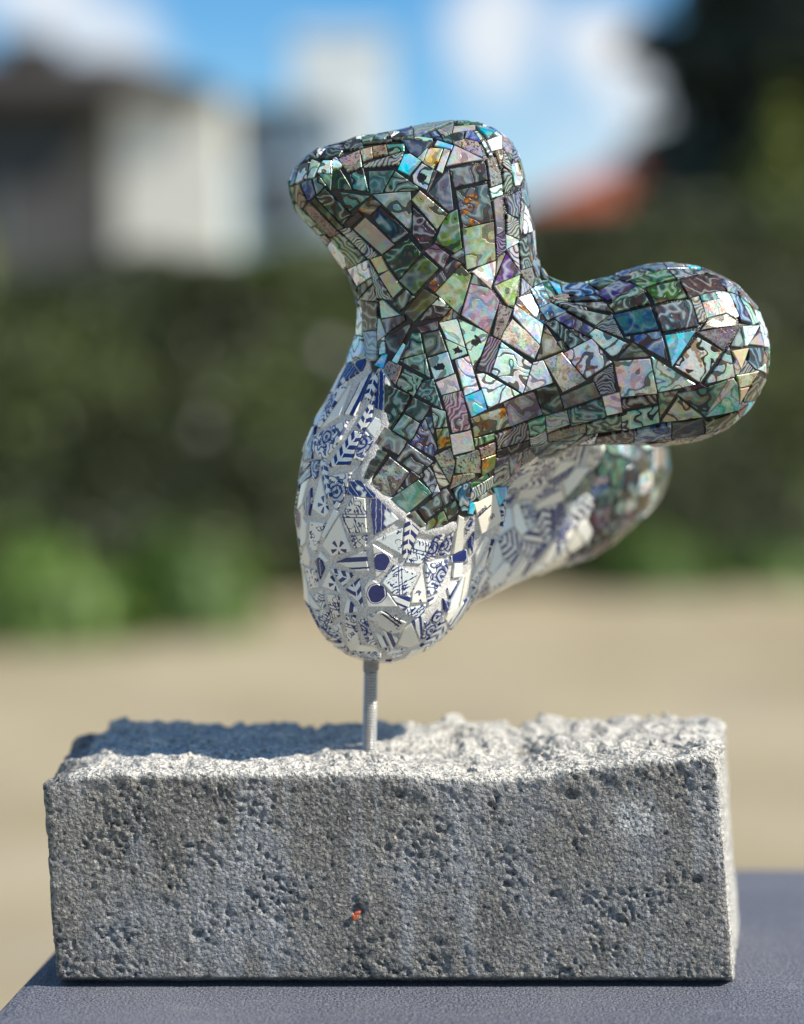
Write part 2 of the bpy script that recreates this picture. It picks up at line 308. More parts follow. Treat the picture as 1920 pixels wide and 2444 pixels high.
# ------------------------------------------------------------------ materials of the mosaic
def shell_material():
    m, t = material('abalone_shell')
    A, B = t.attr('shade_a').outputs[0], t.attr('shade_b').outputs[0]
    par = t.n('ShaderNodeSeparateXYZ', {0: t.attr('figure').outputs['Vector']}).outputs   # contour count, straightness, speckle
    par2 = t.n('ShaderNodeSeparateXYZ', {0: t.attr('stain').outputs['Vector']}).outputs   # brown stain, dark core, darkness of contours
    p = t.attr('grain').outputs['Vector']                                                 # millimetres along the piece, random third
    sp = t.n('ShaderNodeSeparateXYZ', {0: p}).outputs
    h = t.noise(p, 0.105, 1.5, 0.45, 0.35)
    hl = t.m('ADD', h, t.m('MULTIPLY', t.m('MULTIPLY', sp[0], 0.060), par[1]))
    ph = t.m('FRACT', t.m('MULTIPLY', hl, par[0]))
    tri = t.m('ABSOLUTE', t.m('SUBTRACT', ph, 0.5))
    wv = t.m('MULTIPLY', t.sm(t.noise(p, 0.30, 2.0), 0.30, 0.75), 0.10)
    line = t.sm(tri, t.m('SUBTRACT', 0.395, wv), t.m('SUBTRACT', 0.435, wv))
    line = t.m('MULTIPLY', line, par2[2])
    base = t.mix(t.sm(t.noise(t.v('ADD', p, (31, 7, 3)), 0.16, 2.0, 0.5, 0.6), 0.36, 0.64), A, B)
    # nacre: thin-film tints that wander with the layers
    irid = t.ramp(t.m('FRACT', t.m('ADD', t.m('MULTIPLY', hl, 2.6), t.noise(p, 0.22, 1.0))),
                  [(0.0, (0.30, 0.62, 0.58)), (0.2, (0.36, 0.44, 0.78)), (0.4, (0.78, 0.52, 0.62)), (0.6, (0.80, 0.74, 0.50)), (0.8, (0.42, 0.74, 0.46)), (1.0, (0.30, 0.62, 0.58))])
    lum = t.n('ShaderNodeRGBToBW', {0: base}).outputs[0]
    irs = t.mix(1.0, irid, t.n('ShaderNodeCombineXYZ', {0: t.m('MULTIPLY', lum, 1.8), 1: t.m('MULTIPLY', lum, 1.8), 2: t.m('MULTIPLY', lum, 1.8)}).outputs[0], 'MULTIPLY')
    base = t.mix(t.m('MULTIPLY', t.sm(t.noise(t.v('ADD', p, (5, 50, 9)), 0.25, 2.0), 0.42, 0.60), 0.55), base, irs)
    # pale rib beside every contour
    rib = t.sm(tri, 0.22, 0.02)
    base = t.mix(t.m('MULTIPLY', t.m('MULTIPLY', rib, par2[2]), 0.30), base, (0.78, 0.88, 0.80))
    spk = t.sm(t.noise(t.v('MULTIPLY', p, (1.0, 0.55, 1.0)), 1.15, 3.0, 0.7), 0.53, 0.60)
    brown = t.mix(t.noise(p, 0.9, 2.0), (0.016, 0.009, 0.006), (0.10, 0.040, 0.016))
    base = t.mix(t.m('MULTIPLY', spk, par[2]), base, brown)
    st = t.sm(t.noise(t.v('ADD', p, (90, 4, 2)), 0.20, 2.5, 0.55), 0.545, 0.58)
    stc = t.ramp(t.noise(p, 0.35, 2.0), [(0.3, (0.030, 0.010, 0.006)), (0.5, (0.22, 0.080, 0.018)), (0.68, (0.60, 0.22, 0.02))])
    base = t.mix(t.m('MULTIPLY', st, par2[0]), base, stc)
    r = t.n('ShaderNodeVectorMath', {0: t.n('ShaderNodeCombineXYZ', {0: t.attr('centred').outputs['Vector'].node.outputs[0] if False else t.n('ShaderNodeSeparateXYZ', {0: t.attr('centred').outputs['Vector']}).outputs[0],
            1: t.n('ShaderNodeSeparateXYZ', {0: t.attr('centred').outputs['Vector']}).outputs[1], 2: 0.0}).outputs[0]}, operation='LENGTH').outputs['Value']
    core = t.sm(t.m('ADD', r, t.m('MULTIPLY', t.noise(p, 0.42, 2.0), 6.0)), 5.0, 4.7)
    base = t.mix(t.m('MULTIPLY', core, par2[1]), base, (0.014, 0.010, 0.008))
    base = t.n('ShaderNodeHueSaturation', {'Hue': 0.5, 'Saturation': 1.42, 'Value': 1.04, 'Color': base}).outputs[0]
    base = t.mix(line, base, t.mix(t.sm(t.noise(p, 0.13, 1.0), .45, .6), (0.012, 0.008, 0.006), (0.050, 0.022, 0.012)))
    hgt = t.m('ADD', t.m('MULTIPLY', h, 0.5), t.m('ADD', t.m('MULTIPLY', line, -0.35), t.m('MULTIPLY', t.noise(p, 0.8, 3.0, 0.6), 0.35)))
    nor = bump(t, hgt, 0.55, 0.0009)
    finish(t, base, t.m('ADD', 0.30, t.m('MULTIPLY', line, 0.15)), 0.22, 0.42, nor, coat=0.38, coat_rough=0.11)
    return m

def porcelain_material():
    m, t = material('delft_porcelain')
    glaze = t.attr('shade_a').outputs[0]
    w1 = t.n('ShaderNodeSeparateXYZ', {0: t.attr('figure').outputs['Vector']}).outputs    # stripes, frond, flower
    w2 = t.n('ShaderNodeSeparateXYZ', {0: t.attr('stain').outputs['Vector']}).outputs     # solid, etching, pen lines
    w3 = t.n('ShaderNodeSeparateXYZ', {0: t.attr('shade_b').outputs[0]}).outputs          # blob, petals, -
    p = t.attr('grain').outputs['Vector']
    q = t.n('ShaderNodeSeparateXYZ', {0: t.attr('centred').outputs['Vector']}).outputs
    u, v, rn = q[0], q[1], q[2]
    wob = t.m('SUBTRACT', t.noise(p, 0.45, 2.0), 0.5)
    wob2 = t.m('SUBTRACT', t.noise(t.v('ADD', p, (40, 9, 1)), 0.25, 1.0), 0.5)
    # painted parallel lines of unequal width
    s = t.m('SINE', t.m('ADD', t.m('MULTIPLY', u, 1.6), t.m('ADD', t.m('MULTIPLY', rn, 6.0), t.m('MULTIPLY', wob, 0.5))))
    s2 = t.m('SINE', t.m('MULTIPLY', u, 0.75))
    stripes = t.m('MULTIPLY', t.sm(t.m('ADD', s, t.m('MULTIPLY', s2, 0.55)), 0.15, 0.35), w1[0])
    # frond: curved bars either side of a midrib
    uu = t.m('ABSOLUTE', t.m('ADD', u, t.m('MULTIPLY', wob2, 2.0)))
    f = t.m('SINE', t.m('ADD', t.m('MULTIPLY', v, 1.45), t.m('ADD', t.m('MULTIPLY', uu, -1.1), t.m('MULTIPLY', rn, 6.0))))
    frond = t.m('MULTIPLY', t.m('MULTIPLY', t.sm(f, -0.1, 0.12), t.sm(uu, 0.18, 0.34)), w1[1])
    # flower: petals in polar coordinates about an off-centre heart
    du, dv_ = t.m('ADD', u, t.m('MULTIPLY', t.m('SUBTRACT', rn, 0.5), 5.0)), t.m('ADD', v, t.m('MULTIPLY', wob2, 2.5))
    r = t.m('SQRT', t.m('ADD', t.m('MULTIPLY', du, du), t.m('MULTIPLY', dv_, dv_)))
    th = t.m('ARCTAN2', dv_, du)
    pet = t.m('ABSOLUTE', t.m('COSINE', t.m('MULTIPLY', th, 3.0)))
    R = t.m('ADD', 2.6, t.m('MULTIPLY', pet, 3.4))
    infl = t.sm(t.m('SUBTRACT', R, r), 0.0, 0.25)
    lines = t.sm(t.m('SINE', t.m('ADD', t.m('MULTIPLY', r, 2.9), t.m('MULTIPLY', wob, 3.0))), 0.0, 0.5)
    edge = t.sm(t.m('ABSOLUTE', t.m('SUBTRACT', R, r)), 0.42, 0.20)
    flower = t.m('MAXIMUM', t.m('MULTIPLY', infl, t.m('ADD', 0.35, t.m('MULTIPLY', lines, 0.65))), edge)
    curl = t.m('MULTIPLY', t.sm(t.m('ABSOLUTE', t.m('SUBTRACT', t.m('FRACT', t.m('MULTIPLY', t.noise(p, 0.16, 1.0), 7.0)), 0.5)), 0.19, 0.13), 0.9)
    flower = t.m('MULTIPLY', t.m('MAXIMUM', flower, curl), w1[2])
    # solid cobalt with scratched lights
    scr = t.sm(t.m('SINE', t.m('ADD', t.m('MULTIPLY', u, 2.6), t.m('MULTIPLY', wob, 3.5))), 0.90, 0.99)
    solid = t.m('MULTIPLY', t.m('MULTIPLY', t.sm(t.noise(t.v('ADD', p, (3, 77, 4)), 0.12, 2.0), 0.36, 0.42), t.m('SUBTRACT', 1.0, t.m('MULTIPLY', scr, 0.75))), w2[0])
    # etching: hatched ground, a double rule, scribbled masonry
    hat = t.sm(t.m('SINE', t.m('ADD', t.m('MULTIPLY', t.m('ADD', u, t.m('MULTIPLY', v, 0.4)), 4.0), t.m('MULTIPLY', wob, 9.0))), 0.05, 0.5)
    hatm = t.sm(t.noise(t.v('ADD', p, (8, 3, 66)), 0.22, 2.0), 0.47, 0.52)
    pen0 = t.sm(t.m('ABSOLUTE', t.m('SUBTRACT', t.m('FRACT', t.m('MULTIPLY', t.noise(t.v('ADD', p, (1, 2, 33)), 0.20, 2.0), 4.2)), 0.5)), 0.105, 0.06)
    rule = t.m('MULTIPLY', t.sm(t.m('ABSOLUTE', t.m('SUBTRACT', t.m('ABSOLUTE', t.m('ADD', v, t.m('MULTIPLY', t.m('SUBTRACT', rn, 0.5), 6.0))), 0.75)), 0.28, 0.18), 1.0)
    etch = t.m('MULTIPLY', t.m('MAXIMUM', t.m('MAXIMUM', t.m('MULTIPLY', hat, hatm), pen0), rule), w2[1])
    pen = t.m('MULTIPLY', t.m('MULTIPLY', pen0, t.sm(t.noise(p, 0.15, 1.0), 0.40, 0.52)), w2[2])
    # a round cobalt blob with its outline, and a spray of brush petals
    rb = t.m('ADD', t.m('SQRT', t.m('ADD', t.m('MULTIPLY', u, u), t.m('MULTIPLY', v, v))), t.m('MULTIPLY', wob2, 2.0))
    blob = t.m('MULTIPLY', t.m('MAXIMUM', t.sm(rb, 4.1, 3.9), t.sm(t.m('ABSOLUTE', t.m('SUBTRACT', rb, 4.6)), 0.22, 0.12)), w3[0])
    pu, pv = t.m('SUBTRACT', u, 2.2), t.m('ADD', v, 2.4)
    pr = t.m('SQRT', t.m('ADD', t.m('MULTIPLY', pu, pu), t.m('MULTIPLY', pv, pv)))
    pa = t.m('COSINE', t.m('MULTIPLY', t.m('ARCTAN2', pv, pu), 5.0))
    petals = t.m('MULTIPLY', t.m('MULTIPLY', t.sm(pa, 0.1, 0.4), t.m('MULTIPLY', t.sm(pr, 4.2, 3.9), t.sm(pr, 0.9, 1.2))), w3[1])
    mk = stripes
    for x in (frond, flower, solid, etch, pen, blob, petals): mk = t.m('MAXIMUM', mk, x)
    ink = t.mix(t.noise(p, 0.5, 3.0, 0.6), (0.008, 0.011, 0.080), (0.018, 0.045, 0.23))
    base = t.mix(mk, glaze, ink)
    base = t.mix(t.m('MULTIPLY', t.sm(t.noise(p, 0.12, 3.0), 0.5, 0.75), 0.25), base, t.mix(1.0, base, (0.86, 0.82, 0.72), 'MULTIPLY'))
    nor = bump(t, t.noise(p, 0.35, 2.0), 0.25, 0.0006)
    finish(t, base, 0.22, 0.0, 0.5, nor, coat=0.5, coat_rough=0.04)
    return m

def grout_material():
    m, t = material('grout')
    k = t.attr('pale').outputs['Fac']
    pos = t.n('ShaderNodeNewGeometry').outputs['Position']
    sand = t.noise(pos, 1500.0, 2.0, 0.7); big = t.noise(pos, 160.0, 3.0, 0.6)
    pale = t.mix(t.sm(sand, 0.40, 0.62), (0.50, 0.47, 0.42), (0.84, 0.81, 0.74))
    pale = t.mix(t.m('MULTIPLY', big, 0.4), pale, (0.54, 0.53, 0.50))
    dark = t.mix(big, (0.010, 0.009, 0.008), (0.035, 0.030, 0.026))
    kk = t.sm(k, 0.35, 0.65)
    base = t.mix(kk, dark, pale)
    nor = bump(t, t.m('ADD', t.m('MULTIPLY', sand, 0.5), big), 0.6, 0.0012)
    finish(t, base, t.m('ADD', 0.28, t.m('MULTIPLY', kk, 0.6)), 0.0, 0.5, nor)
    return m
M_SHELL, M_DELFT, M_GROUT = shell_material(), porcelain_material(), grout_material()
M_LETTER, t = material('cobalt_ink'); finish(t, (0.012, 0.016, 0.07), 0.3)

# type: shade a, shade b, contours, straightness, speckle, brown stain, dark core, strength of contours
KIND = {
 'g': ((.15, .34, .29), (.32, .42, .36), 4.5, .4, 0, .10, 0, .95), 'G': ((.035, .11, .085), (.12, .24, .10), 3.5, .2, 0, .1, 0, .9),
 't': ((.52, .80, .76), (.80, .84, .70), 4.0, .5, 0, .25, 0, .75), 'T': ((.16, .60, .64), (.32, .52, .80), 2.0, .1, 0, 0, 0, .35),
 'w': ((.40, .40, .38), (.58, .58, .54), 7.0, 1.0, .1, 0, 0, 1.0), 'W': ((.78, .80, .78), (.60, .74, .72), 5.5, .2, 0, .7, 0, 1.0),
 'k': ((.36, .34, .29), (.24, .29, .27), 3.0, .3, 0, .1, 0, .75), 'c': ((.52, .42, .31), (.46, .38, .29), 0.0, 0, .04, 0, 0, 0),
 'p': ((.74, .60, .56), (.66, .68, .64), 2.0, .4, .15, 0, 0, .4), 'q': ((.42, .62, .74), (.72, .54, .52), 3.5, .4, .15, .35, 0, .65),
 'Q': ((.04, .12, .30), (.10, .36, .34), 2.5, .3, .25, 0, 0, .6), 's': ((.58, .46, .36), (.50, .48, .44), 2.0, .3, 1, .2, 0, .3),
 'S': ((.20, .20, .19), (.34, .36, .35), 2.5, .3, .9, .1, 0, .6), 'r': ((.76, .62, .50), (.78, .72, .66), 2.0, .3, .55, .3, 0, .3),
 'o': ((.36, .29, .18), (.32, .36, .30), 3.0, .3, 0, .9, 0, .7), 'O': ((.86, .55, .26), (.80, .72, .50), 1.5, .1, 0, 1, 0, .4),
 'B': ((.36, .40, .48), (.52, .46, .42), 4.0, .1, 0, .95, 0, .7), 'b': ((.11, .16, .34), (.34, .40, .50), 4.0, .4, .1, 0, 0, .9),
 'd': ((.045, .042, .040), (.15, .16, .14), 4.0, .5, .2, .1, 0, .8), 'e': ((.56, .72, .66), (.66, .72, .62), 2.5, .1, 0, 0, 1, .8),
 'y': ((.42, .49, .28), (.60, .55, .44), 3.0, .3, 0, .3, 0, .75), 'A': ((.66, .46, .32), (.20, .50, .54), 2.2, .1, 0, .15, 0, .8),
}
FILL = 'ggttTwwwwkkpqqbbbddddsSoGGQ'
GLZ = [(.84, .85, .78), (.78, .82, .77), (.90, .85, .70), (.90, .87, .76), (.86, .83, .73)]
# stripes, frond, flower | solid, etching, pen | blob, petals
PAINT = {'S': (1, 0, 0, 0, 0, 0, 0, 0), 'L': (0, 1, 0, 0, 0, 0, 0, 0), 'F': (0, 0, 1, 0, 0, 0, 0, 0), 'B': (0, 0, 0, 1, 0, 0, 0, 0), 'X': (0, 0, 0, 0, 1, 0, 0, 0),
         'R': (0, 0, 0, 0, 0, 1, 0, 0), 'H': (0, 0, 0, 0, 0, 0, 1, 0), 'Q': (0, 0, 0, 0, 0, 0, 0, 1), 'P': (0,) * 8, 'M': (0,) * 8, 'N': (0, 0, 0, 0, 0, .6, 0, 0)}

# ------------------------------------------------------------------ plane geometry
def clip(poly, n, c):
    """keep the part of a convex polygon where n.x <= c"""
    out = []; k = len(poly)
    for i in range(k):
        a, b = poly[i], poly[(i + 1) % k]; da, db = n @ a - c, n @ b - c
        if da <= 0: out.append(a)
        if da * db < 0: out.append(a + (b - a) * (da / (da - db)))
    return out
def hull(pts):
    pts = sorted(map(tuple, pts))
    def half(ps):
        h = []
        for q in ps:
            while len(h) > 1 and (h[-1][0] - h[-2][0]) * (q[1] - h[-2][1]) - (h[-1][1] - h[-2][1]) * (q[0] - h[-2][0]) <= 0: h.pop()
            h.append(q)
        return h[:-1]
    return [np.array(q) for q in half(pts) + half(pts[::-1])]          # counter-clockwise
def area(p): return 0.5 * sum(p[i][0] * p[(i + 1) % len(p)][1] - p[i][1] * p[(i + 1) % len(p)][0] for i in range(len(p))) if len(p) > 2 else 0
def edges(p):
    for i in range(len(p)):
        a, b = p[i], p[(i + 1) % len(p)]; e = b - a; L = np.hypot(*e)
        if L > 1e-9: n = np.array((e[1], -e[0])) / L; yield n, n @ a
def inset(p, g):
    q = p
    for n, c in list(edges(p)):
        q = clip(q, n, c - g)
        if len(q) < 3: return []
    return q
def separate(p, q):
    """cheapest edge line between two convex polygons: (depth, who, n, c)"""
    best = (1e9,)
    for who, (A, Bp) in enumerate(((p, q), (q, p))):
        for n, c in edges(A):
            d = c - min(n @ x for x in Bp)
            if d < best[0]: best = (d, who, n, c)
    return best
def tidy(p, tol):
    out = []
    for x in p:
        if not out or np.hypot(*(x - out[-1])) > tol: out.append(x)
    if len(out) > 1 and np.hypot(*(out[0] - out[-1])) <= tol: out.pop()
    return out

# ------------------------------------------------------------------ the surveyed pieces, made disjoint
def read(D, fam):
    out = []
    for (ox, oy), s in D.items():
        for item in s.replace('\n', '|').split('|'):
            k, *pts = item.split()
            q = hull([((ox + float(a) * 2.0493) * 0.88958, -(oy + float(b) * 2.0493) * 0.88958) for a, b in (z.split(',') for z in pts)])
            out.append([fam, k, q])
    return out
pieces = read(SHELL, 'a') + read(DELFT, 'd')
pieces.sort(key=lambda r: -area(r[2]))
kept = []
for pc in pieces:
    cen = sum(pc[2]) / len(pc[2]); rm = np.mean([np.hypot(*(x - cen)) for x in pc[2]])
    pc[2] = [cen + (x - cen) * (1 + (5.0 if pc[0] == 'a' else 2.0) / rm) for x in pc[2]]; ok = True
    for other in kept:
        d, who, n, c = separate(pc[2], other[2]) if len(pc[2]) > 2 else (0, 0, 0, 0)
        if d <= 0: continue
        if d > 19: ok = False; break
        if who == 0:                                       # an edge of the new piece bounds it: trim the older piece
            q = clip(other[2], -n, -(c - d / 2)); pc[2] = clip(pc[2], n, c - d / 2)
            if area(q) > 0.6 * area(other[2]) and len(pc[2]) > 2: other[2] = q
            else: ok = False; break
        else:
            pc[2] = clip(pc[2], -n, -(c - d / 2))
            q = clip(other[2], n, c - d / 2)
            if area(q) > 0.6 * area(other[2]): other[2] = q
            if len(pc[2]) < 3 or area(pc[2]) < 60: ok = False; break
    if ok: kept.append(pc)
CAMP = Vector((0, 0, CAM_Z))
def shoot(x, y):
    d = (P(x, y, 1.0) - CAMP).normalized()
    h = bvh.ray_cast(CAMP, d)
    return None if h[0] is None or h[3] > 1.02 else np.array(h[0])

TILES = []          # dicts: fam, kind, c, e1, e2, n, poly (2-D metres on the plane), seen
def frame_of(n, hint=None):
    a = np.array(hint) if hint is not None else np.array((0.0, 0, 1.0))
    e1 = np.cross(a, n)
    if np.linalg.norm(e1) < 1e-3: e1 = np.cross((1.0, 0, 0), n)
    e1 /= np.linalg.norm(e1); return e1, np.cross(n, e1)
BEND = {'a': 0.50, 'd': 0.70}
def lift(T):
    """bed a piece: slightly bowed to the curve beneath it and just proud of the bed"""
    b = 1 - BEND[T['fam']]; clear = 0.00035 if T['fam'] == 'a' else 0.00030
    for _ in range(6):
        pts = [T['c'] + q[0] * T['e1'] + q[1] * T['e2'] for q in T['poly']]
        k = len(pts); s = sdf(np.array(pts + [(pts[i] + pts[(i + 1) % k]) / 2 for i in range(k)] + [T['c']]))
        if (s.max() - s.min()) * b < 0.0020 or T['kind'] == 'M': break
        T['poly'] = [q * 0.88 for q in T['poly']]           # a piece that cannot bed down is cut smaller
    T['mean'] = s.mean(); T['c'] = T['c'] + T['n'] * (clear + random.uniform(0, 0.0003) - T['mean'] - min(0, (s.min() - T['mean']) * b) * 0.5)
for fam, k, q in kept:
    q = inset(q, 0.95 if fam == 'a' else 1.6)
    q = tidy(q, 2.0)
    if len(q) < 3 or area(q) < 40: continue
    cen = sum(q) / len(q); hc = shoot(cen[0], -cen[1])
    if hc is None: continue
    pts = []
    for x in q:
        h = None
        for f in (0, .12, .25, .4, .6):
            y = x + (cen - x) * f
            h = shoot(y[0], -y[1])
            if h is not None and abs(h[1] - hc[1]) < 0.014: break
            h = None
        pts.append(h if h is not None else hc)
    pts = np.array(pts); c = pts.mean(0)
    n = np.zeros(3)
    for i in range(len(pts)): n += np.cross(pts[i] - c, pts[(i + 1) % len(pts)] - c)
    if np.linalg.norm(n) < 1e-9: continue
    n /= np.linalg.norm(n)
    g = gradn(c)[0]
    if n @ g < 0: n = -n
    n = n * 0.45 + g * 0.55; n += np.array((-.20, 0, -.24) if k == 'A' else (0, 0, 0)) + RNG.normal(0, (0.002 if k == 'A' else 0.045) if fam == 'a' else 0.04, 3); n /= np.linalg.norm(n)
    e1, e2 = frame_of(n)
    poly = hull([np.array(((x - c) @ e1, (x - c) @ e2)) for x in pts])
    if len(poly) < 3 or area(poly) < 4e-6: continue
    T = dict(fam=fam, kind=k, c=c, e1=e1, e2=e2, n=n, poly=poly, seen=True); lift(T); TILES.append(T)
N_SURVEYED = len(TILES)

# ------------------------------------------------------------------ the rest of the skin: cells grown between what is already laid
fam_v = cladding(BV)
def covered_mask(extra):
    kd = KDTree(len(TILES))
    for i, T in enumerate(TILES): kd.insert(T['c'], i)
    kd.balance(); out = np.zeros(len(BV), bool)
    big = [[(n, c + extra) for n, c in edges(T['poly'])] for T in TILES]
    for vi, v in enumerate(BV):
        for co, i, d in kd.find_range(v, 0.016):
            T = TILES[i]
            if T['n'] @ BN[vi] < 0.4: continue
            r = v - T['c']; xy = np.array((r @ T['e1'], r @ T['e2']))
            if all(n @ xy <= c for n, c in big[i]): out[vi] = True; break
    return out
kd0 = KDTree(N_SURVEYED)
for i in range(N_SURVEYED): kd0.insert(TILES[i]['c'], i)
kd0.balance()
for vi, v in enumerate(BV):
    co, i, d = kd0.find(v)
    if d < (0.011 if TILES[i]['fam'] == fam_v[vi] or TILES[i]['fam'] == 'd' else 0.006) and TILES[i]['n'] @ BN[vi] > 0.3: fam_v[vi] = TILES[i]['fam']
bead = [(806, 782), (817, 805), (820, 850), (814, 898), (797, 948), (778, 998), (777, 1030), (800, 1052), (838, 1080), (868, 1108), (898, 1126), (945, 1130), (985, 1104)]
bead_pts = []
for i in range(len(bead) - 1):
    for s in range(8):
        f = s / 8; h = shoot(bead[i][0] + (bead[i + 1][0] - bead[i][0]) * f, bead[i][1] + (bead[i + 1][1] - bead[i][1]) * f)
        if h is not None: bead_pts.append(h)
bead_pts = np.array(bead_pts)
for _ in range(6): bead_pts[1:-1] = (bead_pts[:-2] + 2 * bead_pts[1:-1] + bead_pts[2:]) / 4
under_bead = np.zeros(len(BV), bool)
for a in range(0, len(BV), 4000): under_bead[a:a + 4000] = (np.linalg.norm(BV[a:a + 4000, None] - bead_pts[None, ::2], axis=2).min(1) < 0.0050)
def fill(space_a, space_d, extra, amin, extra_d, amin_d):
    free = np.argwhere(~under_bead & ~np.where(fam_v == 'd', covered_mask(extra_d), covered_mask(extra)))[:, 0]; RNG.shuffle(free)
    grid = {}; seeds = []
    for vi in free:
        v = BV[vi]; s = space_a if fam_v[vi] == 'a' else space_d
        key = tuple((v // 0.016).astype(int)); bad = False
        for dx in (-1, 0, 1):
            for dy in (-1, 0, 1):
                for dz in (-1, 0, 1):
                    for w in grid.get((key[0] + dx, key[1] + dy, key[2] + dz), ()):
                        if np.sum((BV[w] - v) ** 2) < s * s: bad = True; break
                    if bad: break
                if bad: break
            if bad: break
        if not bad: seeds.append(vi); grid.setdefault(key, []).append(vi)
    sk = KDTree(len(seeds))
    for i, vi in enumerate(seeds): sk.insert(BV[vi], i)
    sk.balance()
    tk = KDTree(len(TILES)); old = list(TILES)
    for i, T in enumerate(old): tk.insert(T['c'], i)
    tk.balance()
    for vi in seeds:
        v, n, fam = BV[vi], BN[vi], fam_v[vi]; s = space_a if fam == 'a' else space_d
        a = random.uniform(0, math.pi) if fam == 'd' else 0.35 + random.gauss(0, 0.3)
        e1, e2 = frame_of(n); e1, e2 = e1 * math.cos(a) + e2 * math.sin(a), e2 * math.cos(a) - e1 * math.sin(a)
        R1, R2 = s * 0.95, s * 0.80
        poly = [np.array(q) for q in ((-R1, -R2), (R1, -R2), (R1, R2), (-R1, R2))]
        for co, i, d in sk.find_range(v, 2.6 * s):
            if d < 1e-7 or BN[seeds[i]] @ n < 0.15: continue
            r = BV[seeds[i]] - v; m = np.array((r @ e1, r @ e2)); L = np.hypot(*m)
            if L < 1e-6: continue
            poly = clip(poly, m / L, d / 2)
            if len(poly) < 3: break
        if len(poly) < 3: continue
        for co, i, d in tk.find_range(v, 0.024):
            T = old[i]
            if T['n'] @ n < 0.15: continue
            o = hull([np.array(((T['c'] + x[0] * T['e1'] + x[1] * T['e2'] - v) @ e1, (T['c'] + x[0] * T['e1'] + x[1] * T['e2'] - v) @ e2)) for x in T['poly']])
            if len(o) < 3: continue
            dd, who, nn, cc = separate(poly, o)
            if dd <= 0: continue
            # cut along the laid piece's own edge that keeps the most of the new one
            best = max((clip(poly, -en, -ec) for en, ec in edges(o)), key=area)
            poly = best
            if len(poly) < 3: break
        if len(poly) < 3: continue
        poly = tidy(inset(poly, 0.00028 if fam == 'a' else 0.0006), 0.0005)
        if len(poly) < 3 or not inset(poly, 0.00105 if fam == 'a' else 0.0015) or area(poly) < (amin if fam == 'a' else amin_d): continue
        parts = [poly]
        if fam == 'd' and area(poly) > 9e-5 and random.random() < 0.7 or fam == 'a' and area(poly) > 6e-5 and random.random() < 0.35:
            cen = sum(poly) / len(poly); b = random.uniform(0, math.pi); nn = np.array((math.cos(b), math.sin(b))); g = 0.0005
            parts = [clip(poly, nn, nn @ cen - g), clip(poly, -nn, -(nn @ cen) - g)]
        for q in parts:
            q = tidy(q, 0.0004)
            if len(q) < 3 or area(q) < amin: continue
            cen = sum(q) / len(q); c3 = v + cen[0] * e1 + cen[1] * e2
            nn = n + RNG.normal(0, 0.05 if fam == 'a' else 0.05, 3); nn /= np.linalg.norm(nn)
            if len(parts) > 1: nn = gradn(c3)[0]
            f1 = e1 - nn * (e1 @ nn); f1 /= np.linalg.norm(f1); f2 = np.cross(nn, f1)
            T = dict(fam=fam, kind=random.choice(FILL) if fam == 'a' else random.choice('SLFBBXHPPPPPPFFQSLBP'), c=c3, e1=f1, e2=f2, n=nn, poly=[x - cen for x in q], seen=False)
            lift(T); TILES.append(T)
fill(0.0100, 0.0125, 0.0013, 1.0e-5, 0.0019, 2.6e-5)
fill(0.0052, 0.0070, 0.0010, 6e-6, 0.0021, 3.2e-5)

# ------------------------------------------------------------------ build: sculpture > grout core, tesserae, rod
ROD_BASE = P(784, 1601, 0.9445)
sculpture = empty('mosaic_sculpture', ROD_BASE)
tag(sculpture, 'branching sculpture clad in iridescent abalone and blue and white porcelain shards on a rod', 'sculpture')
root_loc = np.array(ROD_BASE)
pale = np.zeros(len(BV), np.float32)
kdt = KDTree(len(TILES))
for i, T in enumerate(TILES): kdt.insert(T['c'], i)
kdt.balance()
for vi, v in enumerate(BV):
    s = 0; ws = 0
    for co, i, d in kdt.find_n(v, 5):
        if TILES[i]['n'] @ BN[vi] < 0: continue
        w = 1 / (d + 1e-3) ** 3; s += w * (TILES[i]['fam'] == 'd'); ws += w
    pale[vi] = s / ws if ws else float(fam_v[vi] == 'd')
core = npmesh('grout_core', BV - root_loc, BF, True)
core.attributes.new('pale', 'FLOAT', 'POINT').data.foreach_set('value', pale)
link('grout_core', core, M_GROUT, sculpture)

def tile_geometry(T, org):
    """bowed top (an island of its own, smooth) with a ground bevel and a buried skirt; returns verts, faces, grain, smooth flags"""
    k = len(T['poly']); bev = 0.00024 if T['fam'] == 'a' else 0.00032
    top = inset(T['poly'], bev)
    if len(top) != k: top = [x * 0.9 for x in T['poly']]
    def mids(p): return [q for i in range(len(p)) for q in (p[i], (p[i] + p[(i + 1) % len(p)]) / 2)]
    A, B = mids(top), mids(T['poly']); n = 2 * k; cen = sum(top) / k
    flat = [cen] + A + A + B + B; zz = [.0005] * (1 + 2 * n) + [.0005 - bev] * n + [-.0026] * n
    base = np.array([T['c'] + x[0] * T['e1'] + x[1] * T['e2'] for x in flat])
    s = sdf(base); m = s[:1 + n].mean(); T['bed'] = m
    V = base + T['n'] * (np.array(zz) - np.clip(s - m, -.004, .004) * BEND[T['fam']])[:, None] - org
    Fc = [(0, 1 + i, 1 + (i + 1) % n) for i in range(n)]; sm = [True] * n
    for a in (1 + n, 1 + 2 * n):
        Fc += [(a + n + i, a + n + (i + 1) % n, a + (i + 1) % n, a + i) for i in range(n)]; sm += [False] * n
    return list(V), Fc, np.array(flat) * 1000.0, sm
